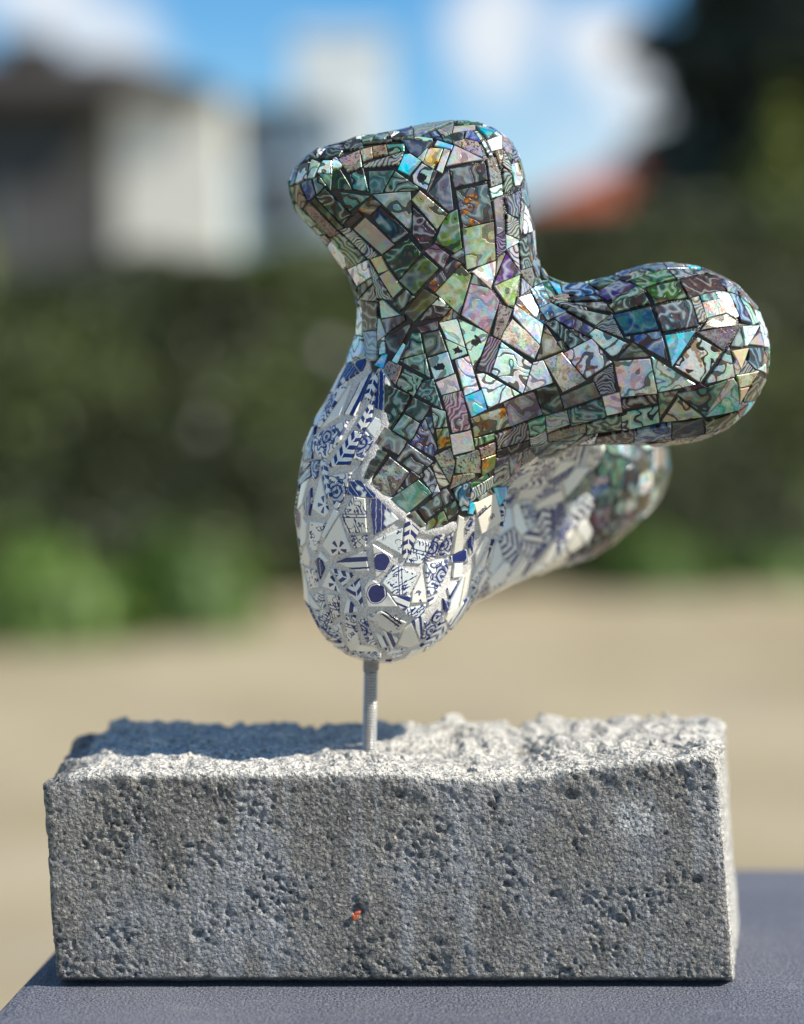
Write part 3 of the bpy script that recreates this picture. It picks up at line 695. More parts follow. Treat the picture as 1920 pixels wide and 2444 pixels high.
def tile_attrs(T, uv):
    n = len(uv); rnd = [random.uniform(0, 900) for _ in range(3)]
    cov = np.cov(np.array(T['poly']).T) if len(T['poly']) > 2 else np.eye(2)
    ev, vec = np.linalg.eigh(cov); long = vec[:, 1]
    if T['fam'] == 'a':
        a = random.uniform(0, 2 * math.pi); ax = np.array((math.cos(a), math.sin(a)))
    else:
        ax = np.array((long[1], -long[0]))
        if T['kind'] not in 'SL': a = random.uniform(-.5, .5); ax = np.array((ax[0] * math.cos(a) - ax[1] * math.sin(a), ax[0] * math.sin(a) + ax[1] * math.cos(a)))
    ay = np.array((-ax[1], ax[0]))
    loc = np.stack([uv @ ax, uv @ ay], 1)
    grain = np.column_stack([loc + np.array(rnd[:2]), np.full(n, rnd[2])])
    cen = np.column_stack([loc, np.full(n, random.random())])
    one = np.ones((n, 1))
    if T['fam'] == 'a':
        A, B, K, z, sp, st, dk, ln = KIND[T['kind']]
        j = math.exp(random.gauss(0.12 if T['kind'] in 'tTWpqA' else 0.0 if T['kind'] in 'cOre' else -0.78, 0.34)); ln *= random.choice((1, 1, 1, .75, .4)); hue = RNG.normal(0, 0.022, 3)
        sa, sb = np.clip(np.array(A) * j + hue, 0.01, .9), np.clip(np.array(B) * j + hue, 0.01, .9)
        fig, stn = (K * random.uniform(.8, 1.6), z, sp), (st, dk, min(1, ln * 1.15))
    else:
        wt = PAINT[T['kind']]; sa = np.array(random.choice(GLZ)) * random.uniform(.92, 1.04)
        if T['kind'] in 'MN': sa = np.array((.82, .76, .62))
        fig, stn, sb = wt[0:3], wt[3:6], np.array((wt[6], wt[7], 0))
    return dict(shade_a=one * sa, shade_b=one * sb, figure=one * np.array(fig), stain=one * np.array(stn), grain=grain, centred=cen)
def put_attrs(me, at):
    for k, v in at.items(): me.attributes.new(k, 'FLOAT_VECTOR', 'POINT').data.foreach_set('vector', np.asarray(v, np.float32).ravel())
def facing(T):
    r = T['c'] - np.array(CAMP)
    return area(T['poly']) * max(0.0, -(T['n'] @ r) / np.linalg.norm(r)) / (r @ r)
objs = {}
for fam, name, mat in (('a', 'abalone_tile', M_SHELL), ('d', 'porcelain_shard', M_DELFT)):
    mine = sorted([T for T in TILES if T['fam'] == fam], key=lambda T: (-T['seen'], -facing(T)))
    for T in mine[:299]:
        V, Fc, uv, sm = tile_geometry(T, T['c'])
        me = npmesh(name, V, Fc); me.polygons.foreach_set('use_smooth', sm); put_attrs(me, tile_attrs(T, uv))
        o = link(name, me, mat, sculpture); o.location = Vector(T['c'] - root_loc); T['obj'] = o
    VV, FF, AA, SS = [], [], [], []
    for T in mine[299:]:
        V, Fc, uv, sm = tile_geometry(T, root_loc); b = len(VV); SS += sm
        VV += V; FF += [tuple(b + i for i in f) for f in Fc]; AA.append(tile_attrs(T, uv))
    if VV:
        me = npmesh(name + '_field', VV, FF); me.polygons.foreach_set('use_smooth', SS); put_attrs(me, {k: np.concatenate([a[k] for a in AA]) for k in AA[0]})
        tag(link({'a': 'abalone_tesserae', 'd': 'porcelain_rubble'}[fam], me, mat, sculpture), kind='stuff')
print('TILES', N_SURVEYED, sum(T['fam'] == 'd' and T['seen'] for T in TILES), len(TILES), sum(T['fam'] == 'a' for T in TILES))

# lettering printed on two of the shards
def project(c):
    v = np.array(c) - np.array(CAMP); f = v[1] * math.cos(TH) - v[2] * math.sin(TH)
    return CXP + FPX * v[0] / f, CYP - FPX * (v[1] * math.sin(TH) + v[2] * math.cos(TH)) / f
def lettering(T, text, off, run, size_px):
    """flat type printed on a shard: off = start from the shard's middle, run = reading direction"""
    cu = bpy.data.curves.new('lettering', 'FONT'); cu.body = text; cu.size = size_px * SCL * 1.35; cu.extrude = 0.00004
    o = bpy.data.objects.new('lettering', cu); COL.objects.link(o)
    bpy.context.view_layer.update()
    me = bpy.data.meshes.new_from_object(o.evaluated_get(bpy.context.evaluated_depsgraph_get()))
    bpy.data.objects.remove(o); bpy.data.curves.remove(cu)
    mid = project(T['c'])
    def on(x, y):
        d = np.array(P(x, y, 1.0) - CAMP); o_ = np.array(CAMP)
        return o_ + d * (((T['c'] - o_) @ T['n']) / (d @ T['n']))
    a = on(mid[0] + off[0], mid[1] + off[1]); b = on(mid[0] + off[0] + run[0], mid[1] + off[1] + run[1]); e = b - a; e /= np.linalg.norm(e); f = np.cross(T['n'], e)
    V = np.array([v.co[:] for v in me.vertices])
    Wd = a + V[:, :1] * e + V[:, 1:2] * f
    Wd = Wd + (V[:, 2:] + 0.00075 - (np.clip(sdf(Wd) - T['bed'], -.004, .004) * BEND[T['fam']])[:, None]) * T['n']
    me.vertices.foreach_set('co', (Wd - T['c']).astype(np.float32).ravel()); me.materials.clear()
    link('lettering', me, M_LETTER, T['obj'])
for T in TILES:
    if T.get('obj') and T['kind'] == 'M':
        lettering(T, 'RIN', (-20, 6), (13, -14), 11)
        lettering(T, '\u2014', (-21, 16), (14, -13), 30)
        lettering(T, '60', (3, 14), (7, -8), 10)
    if T.get('obj') and T['kind'] == 'N':
        lettering(T, 'AA', (12, -12), (11, 9), 13)
        lettering(T, '\u2014', (-8, -16), (20, 15), 34)
        lettering(T, '\u2014', (-13, -11), (20, 15), 34)

# the sandy bead of grout where porcelain meets shell
pts = bead_pts
BVs, BFs = [], []; K = 10
for i, c in enumerate(pts):
    tg = pts[min(i + 1, len(pts) - 1)] - pts[max(i - 1, 0)]; tg /= np.linalg.norm(tg)
    n = gradn(c)[0]; s = np.cross(tg, n); s /= np.linalg.norm(s)
    end = min(1, i / 5 + .3, (len(pts) - 1 - i) / 5 + .3)
    for k in range(K):
        a = 2 * math.pi * k / K
        rr = (1 + 0.30 * perlin([[c[0] * 300 + k * .6, c[2] * 300, 3.3]])[0]) * end
        BVs.append(c + (s * math.cos(a) * 0.0034 * (1 + .35 * perlin([[c[0] * 170, c[2] * 170, 9.1 + (k > 2) * (k < 8) * 5]])[0]) + n * math.sin(a) * 0.0011) * rr - n * 0.0001 - root_loc)
    if i:
        for k in range(K): BFs.append(((i - 1) * K + k, (i - 1) * K + (k + 1) % K, i * K + (k + 1) % K, i * K + k))
me = npmesh('grout_bead', BVs, BFs, True); me.attributes.new('pale', 'FLOAT', 'POINT').data.foreach_set('value', np.ones(len(BVs), np.float32))
link('grout_bead', me, M_GROUT, sculpture)

# the threaded rod, a real helical thread, with a short flared collar whose dark grey mostly stands in for shadow
M_STEEL, t = material('zinc_plated_steel')
pos = t.n('ShaderNodeNewGeometry').outputs['Position']
finish(t, t.mix(t.sm(t.attr('crest').outputs['Fac'], 0.12, 0.50), (0.050, 0.046, 0.040), t.mix(t.noise(pos, 400.0, 3.0), (0.60, 0.59, 0.56), (0.80, 0.79, 0.75))), t.m('ADD', 0.26, t.m('MULTIPLY', t.noise(pos, 900.0, 2.0), 0.25)), 0.45)  # grooves coloured dark, painting in the shade between the thread crests
top = np.array(P(789, 1390, 0.9425)); H = np.linalg.norm(top - root_loc) + 0.006; ax = (top - root_loc) / (H - 0.006)
e1, e2 = frame_of(ax, (0, 1, 0)); NS, PITCH = 24, 0.00134; NR = int(H / PITCH * 8)
RV, RF, RC = [], [], []
for j in range(NR + 1):
    z = H * j / NR - 0.006
    for k in range(NS):
        a = 2 * math.pi * k / NS; ph = (z / PITCH + k / NS) % 1.0
        r = 0.00250 + 0.00112 * (1 - abs(ph * 2 - 1))
        RV.append(ax * z + (e1 * math.cos(a) + e2 * math.sin(a)) * r)
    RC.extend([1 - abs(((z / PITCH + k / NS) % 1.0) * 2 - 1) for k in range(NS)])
    if j:
        for k in range(NS): RF.append(((j - 1) * NS + k, (j - 1) * NS + (k + 1) % NS, j * NS + (k + 1) % NS, j * NS + k))
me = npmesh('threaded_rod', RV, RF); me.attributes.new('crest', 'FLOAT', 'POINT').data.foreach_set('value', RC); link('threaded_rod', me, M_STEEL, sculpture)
CV, CF = [], []
for j in range(15):
    f = j / 14; z = (H - 0.0075) - 0.0055 * (1 - f)
    for k in range(16):
        a = 2 * math.pi * k / 16; cut = 0.0010 * math.sin(a + 0.6) * (1 - f)
        r = 0.0037 + 0.0022 * max(0, f - .75) * 4 * .5 + 0.0003 * perlin([[math.cos(a) * 1.5, math.sin(a) * 1.5, f * 6]])[0]
        CV.append(ax * (z + cut) + (e1 * math.cos(a) + e2 * math.sin(a)) * r)
    if j:
        for k in range(16): CF.append(((j - 1) * 16 + k, (j - 1) * 16 + (k + 1) % 16, j * 16 + (k + 1) % 16, j * 16 + k))
me = npmesh('rod_shadow_collar', CV, CF, True)
M_COLLAR, t = material('shadowed_sleeve'); pos = t.n('ShaderNodeNewGeometry').outputs['Position']
finish(t, t.mix(t.noise(pos, 700.0, 3.0), (0.14, 0.14, 0.13), (0.34, 0.33, 0.31)), 0.6, 0.3, 0.5, bump(t, t.noise(pos, 900.0, 3.0), 0.6, 0.001))
link('rod_shadow_collar', me, M_COLLAR, sculpture)
# ------------------------------------------------------------------ the concrete block
TBL_Z = P(800, 2097, 0.9).z
def true_z(z, d): return np.array([P(854, HOR - FPX * a / b, b).z - CAM_Z for a, b in np.broadcast(z, d)])
XTL, XBL, XTR, XBR = P(88, 1650, .9).x, P(118, 2080, .9).x, P(1524, 1610, .9).x, P(1557, 2078, .9).x
ZT, ZB = P(854, 1630, .9).z, P(854, 2080, .9).z; XSP = (P(1538, 1540, 1.0).x - XTR) / 0.1
def smax(a, b, k): 
    h = np.clip(0.5 + 0.5 * (a - b) / k, 0, 1); return b + (a - b) * h + k * h * (1 - h)
def block_top(x, y):
    zf = np.interp(x, [-.17, -.13, -.05, 0.0, .025, .055, .075, .10, .145], true_z([-.1760, -.1752, -.1750, -.1755, -.1772, -.1778, -.1732, -.1700, -.1672], .9))
    zb = np.interp(x, [-.17, -.14, -.06, .0, .05, .12, .16], true_z([-.1725, -.1690, -.1712, -.1700, -.1692, -.1675, -.1690], 1.0))
    f = np.clip(y / 0.10, 0, 1) ** 0.8
    return zf + (zb - zf) * f + CAM_Z
VB = 0.00095
bx, by, bz = np.arange(-.178, .190, VB), np.arange(.892, 1.014, VB), np.arange(TBL_Z - .004, CAM_Z - .150, VB)
X, Y, Z = np.meshgrid(bx, by, bz, indexing='ij')
yl = Y - 0.9
ztop = block_top(X, yl)
dz = (ZT - Z) / (ZT - ZB)
d_front = -(yl) + np.clip(TBL_Z + 0.0045 - Z, 0, 1) * 2.2
d_right = (X - (XTR + dz * (XBR - XTR) + yl * XSP)) * 0.98
d_left = (XTL + dz * (XBL - XTL) - X) * 0.998
D = smax(smax(d_front, yl - 0.102, .003), smax(d_left, d_right, .003), .003)
d_top = (Z - ztop) * 0.97
# left end of the broken top slopes away
d_top = smax(d_top, (-(X + .150) * .55 + (Z - ztop) * .75), .012)
D = smax(D, d_top, .0022); D = np.maximum(D, TBL_Z + 0.0006 - Z)
band = np.abs(D) < 0.0085
pts = np.stack([X[band], Y[band], Z[band]], 1)
rough = np.clip((0.012 - np.abs(d_top[band])) / 0.006, 0, 1) * (0.25 + 0.75 * np.clip((-d_front[band] - .001) / .012, 0, 1))
dis = perlin(pts * 45) * 0.0005
n2 = perlin(pts * 150 + 9)
dis += n2 * (0.0004 + 0.0020 * rough) + perlin(pts * 62 + 40) * np.where(pts[:, 0] < -.02, .0028, .0042) * rough
n4 = perlin(pts * 520 + 3)
clus = np.clip(perlin(pts * 38 + 77) * 1.3 + perlin(pts * 110 + 5) * .8 + 0.30, 0, 1)
wrp = np.stack([perlin(pts * 170 + 61), perlin(pts * 170 + 7), perlin(pts * 170 + 33)], 1) * 0.0022
n3 = perlin((pts + wrp) * 300 + 21)
n4 = perlin((pts + wrp * .6) * 520 + 3)
crev = np.clip((1 - np.abs(perlin((pts + wrp) * 125 + 11)) * 1.0 - .90) / .10, 0, 1) * np.clip(clus * 1.6 - .35, 0, 1)
dis += crev * 0.0009 * np.clip(n4 * 2.5 + .6, 0, 1)
pit = np.clip(n3 * 0.45 + n4 * 0.85 - (0.50 - 0.40 * clus), 0, 1)
dis += np.clip(pit * 4.0, 0, 1) * 0.0017 * (1 - 0.5 * rough) + n4 * (0.00030 + 0.0006 * rough)
D[band] += dis
for px_, py_, rr, dep in ((1215, 1690, 9, .004), (1175, 1900, 7, .003), (760, 1935, 9, .003), (470, 1745, 6, .003), (420, 1985, 6, .003), (1310, 1950, 6, .003), (850, 1690, 6, .0025), (1480, 1870, 7, .003)):
    q = np.array(P(px_, py_, 0.9)); s = rr * SCL
    D += dep * np.exp(-(((X - q[0]) / s) ** 2 * .6 + ((Z - q[2]) / (s * .8)) ** 2) - (yl / .006) ** 2)
KV, KF = surface_nets(D, (bx[0], by[0], bz[0]), VB)
kt = KV[:, 2] - block_top(KV[:, 0], KV[:, 1] - .9)
fresh = np.clip((kt + 0.0042) / 0.003, 0, 1); fresh = np.maximum(fresh, np.clip((.004 - (XTR + (ZT - KV[:, 2]) / (ZT - ZB) * (XBR - XTR) + (KV[:, 1] - .9) * XSP - KV[:, 0])) / .002, 0, 1) * .9)
fresh *= np.clip((KV[:, 1] - .8985 - np.clip(-kt, 0, .01) * .25) / .0015, 0, 1)
del X, Y, Z, yl, ztop, dz, d_front, d_right, d_left, D, d_top, band, pts
M_CONC, t = material('weathered_concrete')
pos = t.n('ShaderNodeNewGeometry').outputs['Position']
fr = t.attr('fresh').outputs['Fac']
big = t.noise(pos, 22.0, 4.0, 0.55); mid = t.noise(pos, 110.0, 4.0, 0.6); fine = t.noise(pos, 620.0, 3.0, 0.65); fin2 = t.noise(pos, 1500.0, 2.0, 0.6)
stre = t.noise(t.v('MULTIPLY', pos, (1.0, 1.0, 0.12)), 75.0, 3.0, 0.6)
old = t.ramp(big, [(0.30, (0.145, 0.143, 0.140)), (0.48, (0.25, 0.243, 0.23)), (0.58, (0.262, 0.266, 0.275)), (0.72, (0.32, 0.33, 0.355))])
old = t.mix(t.m('MULTIPLY', t.sm(stre, 0.50, 0.62), 0.7), old, (0.37, 0.385, 0.415))
old = t.mix(t.m('MULTIPLY', t.sm(mid, 0.52, 0.66), 0.35), old, (0.34, 0.32, 0.28))
old = t.mix(t.m('MULTIPLY', t.sm(fine, 0.52, 0.62), 0.6), old, (0.56, 0.54, 0.49))
old = t.mix(t.m('MULTIPLY', t.sm(fine, 0.44, 0.34), 0.35), old, (0.10, 0.10, 0.10))
new = t.ramp(fine, [(0.30, (0.22, 0.21, 0.195)), (0.46, (0.54, 0.515, 0.46)), (0.62, (0.78, 0.75, 0.66))])
new = t.mix(t.m('MULTIPLY', t.sm(mid, 0.50, 0.68), 0.45), new, (0.30, 0.30, 0.30))
q = P(1342, 1735, 0.9)
dist = t.m('ADD', t.v('DISTANCE', pos, tuple(q)), t.m('MULTIPLY', t.m('SUBTRACT', mid, 0.5), 0.022))
old = t.mix(t.m('MULTIPLY', t.sm(dist, 0.015, 0.001), t.sm(fine, 0.36, 0.55)), old, (0.66, 0.68, 0.68))
old = t.mix(1.0, old, (0.93, 0.915, 0.875), 'MULTIPLY')
base = t.mix(fr, old, new)
spots = t.sm(t.noise(pos, 190.0, 1.0), 0.76, 0.78)
base = t.mix(t.m('MULTIPLY', spots, 0.6), base, (0.42, 0.30, 0.18))
grain = t.n('ShaderNodeTexVoronoi', {'Vector': pos, 'Scale': 560.0, 'Randomness': 1.0}, feature='F1').outputs['Distance']
holes = t.sm(t.noise(pos, 430.0, 3.0, 0.6), t.m('SUBTRACT', 0.50, t.m('MULTIPLY', mid, 0.10)), t.m('SUBTRACT', 0.40, t.m('MULTIPLY', mid, 0.10)))
hh = t.m('ADD', t.m('ADD', t.m('MULTIPLY', grain, -0.55), t.m('MULTIPLY', fin2, 0.5)), t.m('MULTIPLY', holes, -1.3))
finish(t, base, 0.92, 0.0, 0.25, bump(t, hh, 1.0, 0.0017))
BLK = Vector((0.0, 0.95, TBL_Z))
me = npmesh('concrete_block', KV - np.array(BLK), KF, True)
me.attributes.new('fresh', 'FLOAT', 'POINT').data.foreach_set('value', fresh.astype(np.float32))
block = link('concrete_block', me, M_CONC); block.location = BLK
bpy.context.view_layer.update()
tag(block, 'pitted grey concrete block with a rough broken top carrying the threaded rod', 'concrete block')
# a fleck of orange plastic caught in a pit of the front face
M_FLECK, t = material('orange_plastic'); finish(t, (0.62, 0.13, 0.05), 0.4)
bm = bmesh.new(); q = P(756, 1946, 0.8992)
for dx, dz, a in ((0, 0, .5), (.0007, .0016, 1.1), (-.0008, -.0003, -.3)):
    M = Matrix.Translation(q + Vector((dx, 0, dz)) - BLK) @ Matrix.Rotation(a, 4, 'Y') @ Matrix.Diagonal((.0011, .0006, .0019, 1))
    bmesh.ops.create_icosphere(bm, subdivisions=1, radius=1, matrix=M)
link('plastic_fleck', bm_mesh('plastic_fleck', bm), M_FLECK, block)

# ------------------------------------------------------------------ the table under it
M_VINYL, t = material('charcoal_cloth')
pos = t.n('ShaderNodeNewGeometry').outputs['Position']
weave = t.noise(pos, 820.0, 2.0, 0.75); w2 = t.noise(pos, 520.0, 3.0, 0.6); cl = t.noise(pos, 11.0, 3.0, 0.55)
c = t.mix(t.sm(weave, 0.40, 0.60), (0.044, 0.047, 0.060), (0.205, 0.213, 0.255))
c = t.mix(t.m('MULTIPLY', t.sm(cl, 0.4, 0.7), 0.35), c, (0.20, 0.205, 0.23))
dust = t.sm(t.noise(t.v('MULTIPLY', pos, (0.35, 1.0, 1.0)), 95.0, 3.0, 0.65), 0.58, 0.75)
c = t.mix(t.m('MULTIPLY', dust, 0.22), c, (0.30, 0.30, 0.31))
finish(t, c, 0.62, 0.0, 0.4, bump(t, t.m('ADD', weave, t.m('MULTIPLY', w2, 0.6)), 0.9, 0.0016))
TB = Vector((0.10, 0.86, 0.0))
table = empty('table', TB)
tag(table, 'charcoal cloth covered table standing under the concrete block', 'table')
x0, x1, y0, y1 = -.176, .46, .60, 1.128
def round_rect(x0, x1, y0, y1, r, n=8):
    out = []
    for cx, cy, a0 in ((x1 - r, y1 - r, 0), (x0 + r, y1 - r, 90), (x0 + r, y0 + r, 180), (x1 - r, y0 + r, 270)):
        for i in range(n + 1):
            a = math.radians(a0 + 90 * i / n); out.append((cx + r * math.cos(a), cy + r * math.sin(a)))
    return out
ring = []
for dr, z in ((0.010, TBL_Z), (0.004, TBL_Z - .0012), (0.0012, TBL_Z - .004), (0, TBL_Z - .010), (0, TBL_Z - .05), (0.001, TBL_Z - .16)):
    ring.append([(x + 0.018 * (y - .9) / .2 * (x < 0), y, z) for x, y in round_rect(x0 + dr, x1 - dr, y0 + dr, y1 - dr, 0.035)])
n = len(ring[0]); V = [Vector(p) - TB for r in ring for p in r]
Fc = [tuple(range(n))] + [(j * n + i, (j + 1) * n + i, (j + 1) * n + (i + 1) % n, j * n + (i + 1) % n) for j in range(len(ring) - 1) for i in range(n)]
link('table_cloth', npmesh('table_cloth', V, Fc, False), M_VINYL, table)
M_LEG, t = material('black_steel'); finish(t, (0.03, 0.03, 0.032), 0.45, 0.6)
for lx in (x0 + .05, x1 - .05):
    for ly in (y0 + .05, y1 - .05):
        bm = bmesh.new(); box_bm(bm, lx - .018 - TB.x, lx + .018 - TB.x, ly - .018 - TB.y, ly + .018 - TB.y, 0, TBL_Z - .02)
        link('leg', bm_mesh('leg', bm), M_LEG, table)

# ------------------------------------------------------------------ ground
M_SAND, t = material('sandy_paving')
pos = t.n('ShaderNodeNewGeometry').outputs['Position']
c = t.mix(t.sm(t.noise(pos, 0.75, 3.0, 0.6), .3, .7), (0.30, 0.245, 0.142), (0.42, 0.355, 0.228))
c = t.mix(t.m('MULTIPLY', t.sm(t.noise(pos, 1.8, 3.0), 0.5, 0.7), 0.3), c, (0.36, 0.33, 0.27))
c = t.mix(t.m('MULTIPLY', t.noise(pos, 60.0, 3.0, 0.7), 0.35), c, (0.26, 0.22, 0.17))
finish(t, c, 0.95, 0.0, 0.2, bump(t, t.noise(pos, 45.0, 4.0, 0.7), 0.5, 0.01))
gx_, gy_ = np.linspace(-300, 300, 61), np.linspace(-60, 900, 97)
GX, GY = np.meshgrid(gx_, gy_, indexing='ij')
GV = np.stack([GX.ravel(), GY.ravel(), np.zeros(GX.size)], 1); ny = len(gy_)
GF = np.array([(i * ny + j, (i + 1) * ny + j, (i + 1) * ny + j + 1, i * ny + j + 1) for i in range(60) for j in range(96)])
tag(link('ground', npmesh('ground', GV, GF), M_SAND), kind='structure')

# ------------------------------------------------------------------ vegetation made of leaf-sized faces
def leaf_mat(name, dark, light, rough=0.45):
    m, t = material(name)
    oi = t.n('ShaderNodeNewGeometry').outputs['Random Per Island']
    pos = t.n('ShaderNodeNewGeometry').outputs['Position']
    c = t.mix(oi, dark, light); c = t.mix(t.m('MULTIPLY', t.sm(t.noise(pos, 1.1, 3.0, .6), .38, .60), 0.85), c, dark)
    finish(t, c, rough, 0.0, 0.4); return m
def leaves(points, normals, size, seed, jitter=0.9, aspect=0.55):
    r = np.random.default_rng(seed); n = len(points)
    nn = normals + r.normal(0, jitter, (n, 3)); nn /= np.linalg.norm(nn, axis=1)[:, None] + 1e-9
    a = r.normal(size=(n, 3)); u = np.cross(a, nn); u /= np.linalg.norm(u, axis=1)[:, None] + 1e-9; v = np.cross(nn, u)
    s = size * r.uniform(.6, 1.4, (n, 1)); w = s * aspect
    V = np.stack([points - u * s, points + v * w + nn * w * .25, points + u * s, points - v * w + nn * w * .25], 1).reshape(-1, 3)
    return V, np.arange(4 * n).reshape(n, 4)
M_HEDGE = leaf_mat('hedge_leaf', (0.017, 0.026, 0.008), (0.185, 0.245, 0.060))
M_TWIG, t = material('twig_bark'); pos = t.n('ShaderNodeNewGeometry').outputs['Position']
finish(t, t.mix(t.noise(pos, 30.0, 3.0), (0.030, 0.024, 0.016), (0.075, 0.060, 0.042)), 0.9)
HA, HB = np.array((-5.6, 10.2)), np.array((8.6, 15.0))                       # the hedge's near foot line
hd = (HB - HA) / np.linalg.norm(HB - HA); hn = np.array((hd[1], -hd[0])); HL = np.linalg.norm(HB - HA)
def hedge_h(s):
    y = HA[1] + hd[1] * s; x = HA[0] + hd[0] * s
    return np.interp(x, [-6, -2.4, -1.5, -.8, -.2, .6, 1.5, 3.2, 9], [1.76, 1.84, 1.95, 2.02, 2.12, 2.26, 2.38, 2.50, 2.58])
hedge = empty('hedge', (HA[0], HA[1], 0))
tag(hedge, 'tall clipped dark green hedge along the far edge of the sandy ground', 'hedge')
r = np.random.default_rng(3)
n = 62000; s = r.uniform(0, HL, n); face = r.random(n); z = r.random(n)
hh = hedge_h(s); dep = np.where(face < .66, np.abs(r.normal(0, .11, n)), r.uniform(0, 1.1, n)); zz = np.where(face < .66, z * hh, hh - np.abs(r.normal(0, .09, n)))
wav = np.array([perlin(np.stack([s * 1.1, zz * 1.4, np.full(n, 2.2)], 1)), perlin(np.stack([s * 1.6, dep * 2, np.full(n, 7.7)], 1))])
dep = dep - wav[0] * .16; zz = zz + np.where(face < .66, 0, wav[1] * .13)
pt = np.column_stack([HA[0] + hd[0] * s - hn[0] * dep, HA[1] + hd[1] * s - hn[1] * dep, np.maximum(zz, .03)])
nm = np.where((face < .66)[:, None], np.array((hn[0], hn[1], .35)), np.array((0, 0, 1.0)))
V, Fq = leaves(pt, nm, .036, 5, .8)
tag(link('foliage', npmesh('foliage', V - np.array((HA[0], HA[1], 0)), Fq), M_HEDGE, hedge), kind='stuff')
bm = bmesh.new()
for k in range(40):
    s0, s1 = HL * k / 40, HL * (k + 1) / 40; h0, h1 = float(hedge_h(s0)) - .16, float(hedge_h(s1)) - .16
    q = [bm.verts.new((hd[0] * a - hn[0] * b, hd[1] * a - hn[1] * b, c)) for a, b, c in ((s0, .24, .0), (s1, .24, 0), (s1, .24, h1), (s0, .24, h0), (s0, 1.0, 0), (s1, 1.0, 0), (s1, 1.0, h1), (s0, 1.0, h0))]
    for f in ((0, 1, 2, 3), (3, 2, 6, 7), (5, 4, 7, 6)): bm.faces.new([q[i] for i in f])
link('twig_mass', bm_mesh('twig_mass', bm), M_TWIG, hedge)

# a few pale leaf shapes added on the hedge face to stand in for glints
M_GLINT, t = material('glint_leaf'); finish(t, (.80, .74, .66), .5)
def on_hedge(x, y):
    k = (x - CXP) / FPX * 1.0; A_ = np.array([[k, -hd[0]], [1.0, -hd[1]]]); d = np.linalg.solve(A_, HA)[0]
    return P(x, y, d - .30)
for i, (x, y) in enumerate(((700, 745), (430, 910), (448, 850), (1590, 700))):
    q = on_hedge(x, y); rr = random.Random(i); s = (.058, .050, .034, .040)[i]
    ang = rr.uniform(0, 6.28); u = Vector((math.cos(ang), -.3, math.sin(ang))) * s; w = Vector((-math.sin(ang), -.1, math.cos(ang))) * s * .7; b = Vector((.01, -.012, .006))
    V = [q - u, q - u * .4 + w, q + u * .4 + w * .9, q + u, q + u * .4 - w, q - u * .4 - w * .9, q + b]
    L = Vector(hedge.location)
    link('glint_leaf', npmesh('glint_leaf', [v - L for v in V], [(k, (k + 1) % 6, 6) for k in range(6)]), M_GLINT, hedge)

def bush(name, label, cat, c, rx, ry, rz, n, size, mat, seed, group=None):
    o = empty(name, (c[0], c[1], 0)); tag(o, label, cat, group)
    r = np.random.default_rng(seed)
    d = r.normal(size=(n, 3)); d[:, 2] = np.abs(d[:, 2]); d /= np.linalg.norm(d, axis=1)[:, None]
    lump = 1 + .28 * perlin(d * 2.3 + seed * 3.7) + .15 * perlin(d * 5.1 + seed)
    rad = lump * r.uniform(.55, 1.0, n) ** .5
    p = d * rad[:, None] * np.array((rx, ry, rz)); p[:, 2] = np.maximum(p[:, 2], .02)
    V, Fq = leaves(p, d, size, seed, .7)
    link('foliage', npmesh('foliage', V, Fq), mat, o)['kind'] = 'stuff'
    bm = bmesh.new()
    for k in range(5):
        a = 6.283 * k / 5 + seed; e = Vector((math.cos(a) * rx * .5, math.sin(a) * ry * .5, rz * .8))
        tube(bm, [Vector((math.cos(a) * .03, math.sin(a) * .03, 0)), e * .5 + Vector((0, 0, rz * .12)), e], [.018, .012, .005])
    link('stem', bm_mesh('stem', bm), M_TWIG, o)
    return o
def tube(bm, pts, rad, n=7):
    prev = None
    for i, p in enumerate(pts):
        tg = (pts[min(i + 1, len(pts) - 1)] - pts[max(i - 1, 0)]).normalized()
        a = tg.cross(Vector((.31, .77, .55))).normalized(); b = tg.cross(a)
        cur = [bm.verts.new(p + (a * math.cos(6.2832 * k / n) + b * math.sin(6.2832 * k / n)) * rad[i]) for k in range(n)]
        if prev:
            for k in range(n): bm.faces.new((prev[k], prev[(k + 1) % n], cur[(k + 1) % n], cur[k]))
        prev = cur
M_GRASSY = leaf_mat('low_plant_leaf', (0.060, 0.110, 0.020), (0.20, 0.32, 0.062))
M_OLIVE = leaf_mat('olive_leaf', (0.09, 0.115, 0.014), (0.30, 0.33, 0.045))
M_DARK = leaf_mat('evergreen_needle', (0.026, 0.038, 0.026), (0.105, 0.135, 0.095), .5)
def G0(x, d): return P(x, 900, d)
for i, (x, d, rx, rz, lab) in enumerate((
        (60, 9.9, .62, .50, 'low bright green plant at the foot of the hedge, leftmost in view'),
        (215, 10.3, .34, .36, 'small green plant squeezed between two larger ones at the hedge foot'),
        (385, 10.3, .44, .48, 'rounded grass green plant before the hedge, beside the porcelain lobe'),
        (1390, 12.3, .40, .34, 'low dull green plant before the hedge beneath the shell arm'),
        (1640, 12.6, .36, .24, 'low green plant before the hedge, rightmost in view'))):
    q = G0(x, d); bush('low_plant', lab, 'plant', (q.x, q.y), rx, .3, rz, 1500, .05, M_GRASSY, 11 + i, 'low plants along the hedge foot')
q = G0(-60, 13.2); bush('olive_shrub', 'yellow green shrub showing over the hedge below the dark roofed house', 'shrub', (q.x, q.y), .55, .5, 2.36, 3000, .05, M_OLIVE, 31)
q = G0(1655, 15.4); bush('olive_shrub', 'sunlit yellow green shrub glowing beneath the dark evergreen tree', 'shrub', (q.x, q.y), .66, .5, 3.2, 5200, .06, M_OLIVE, 37)

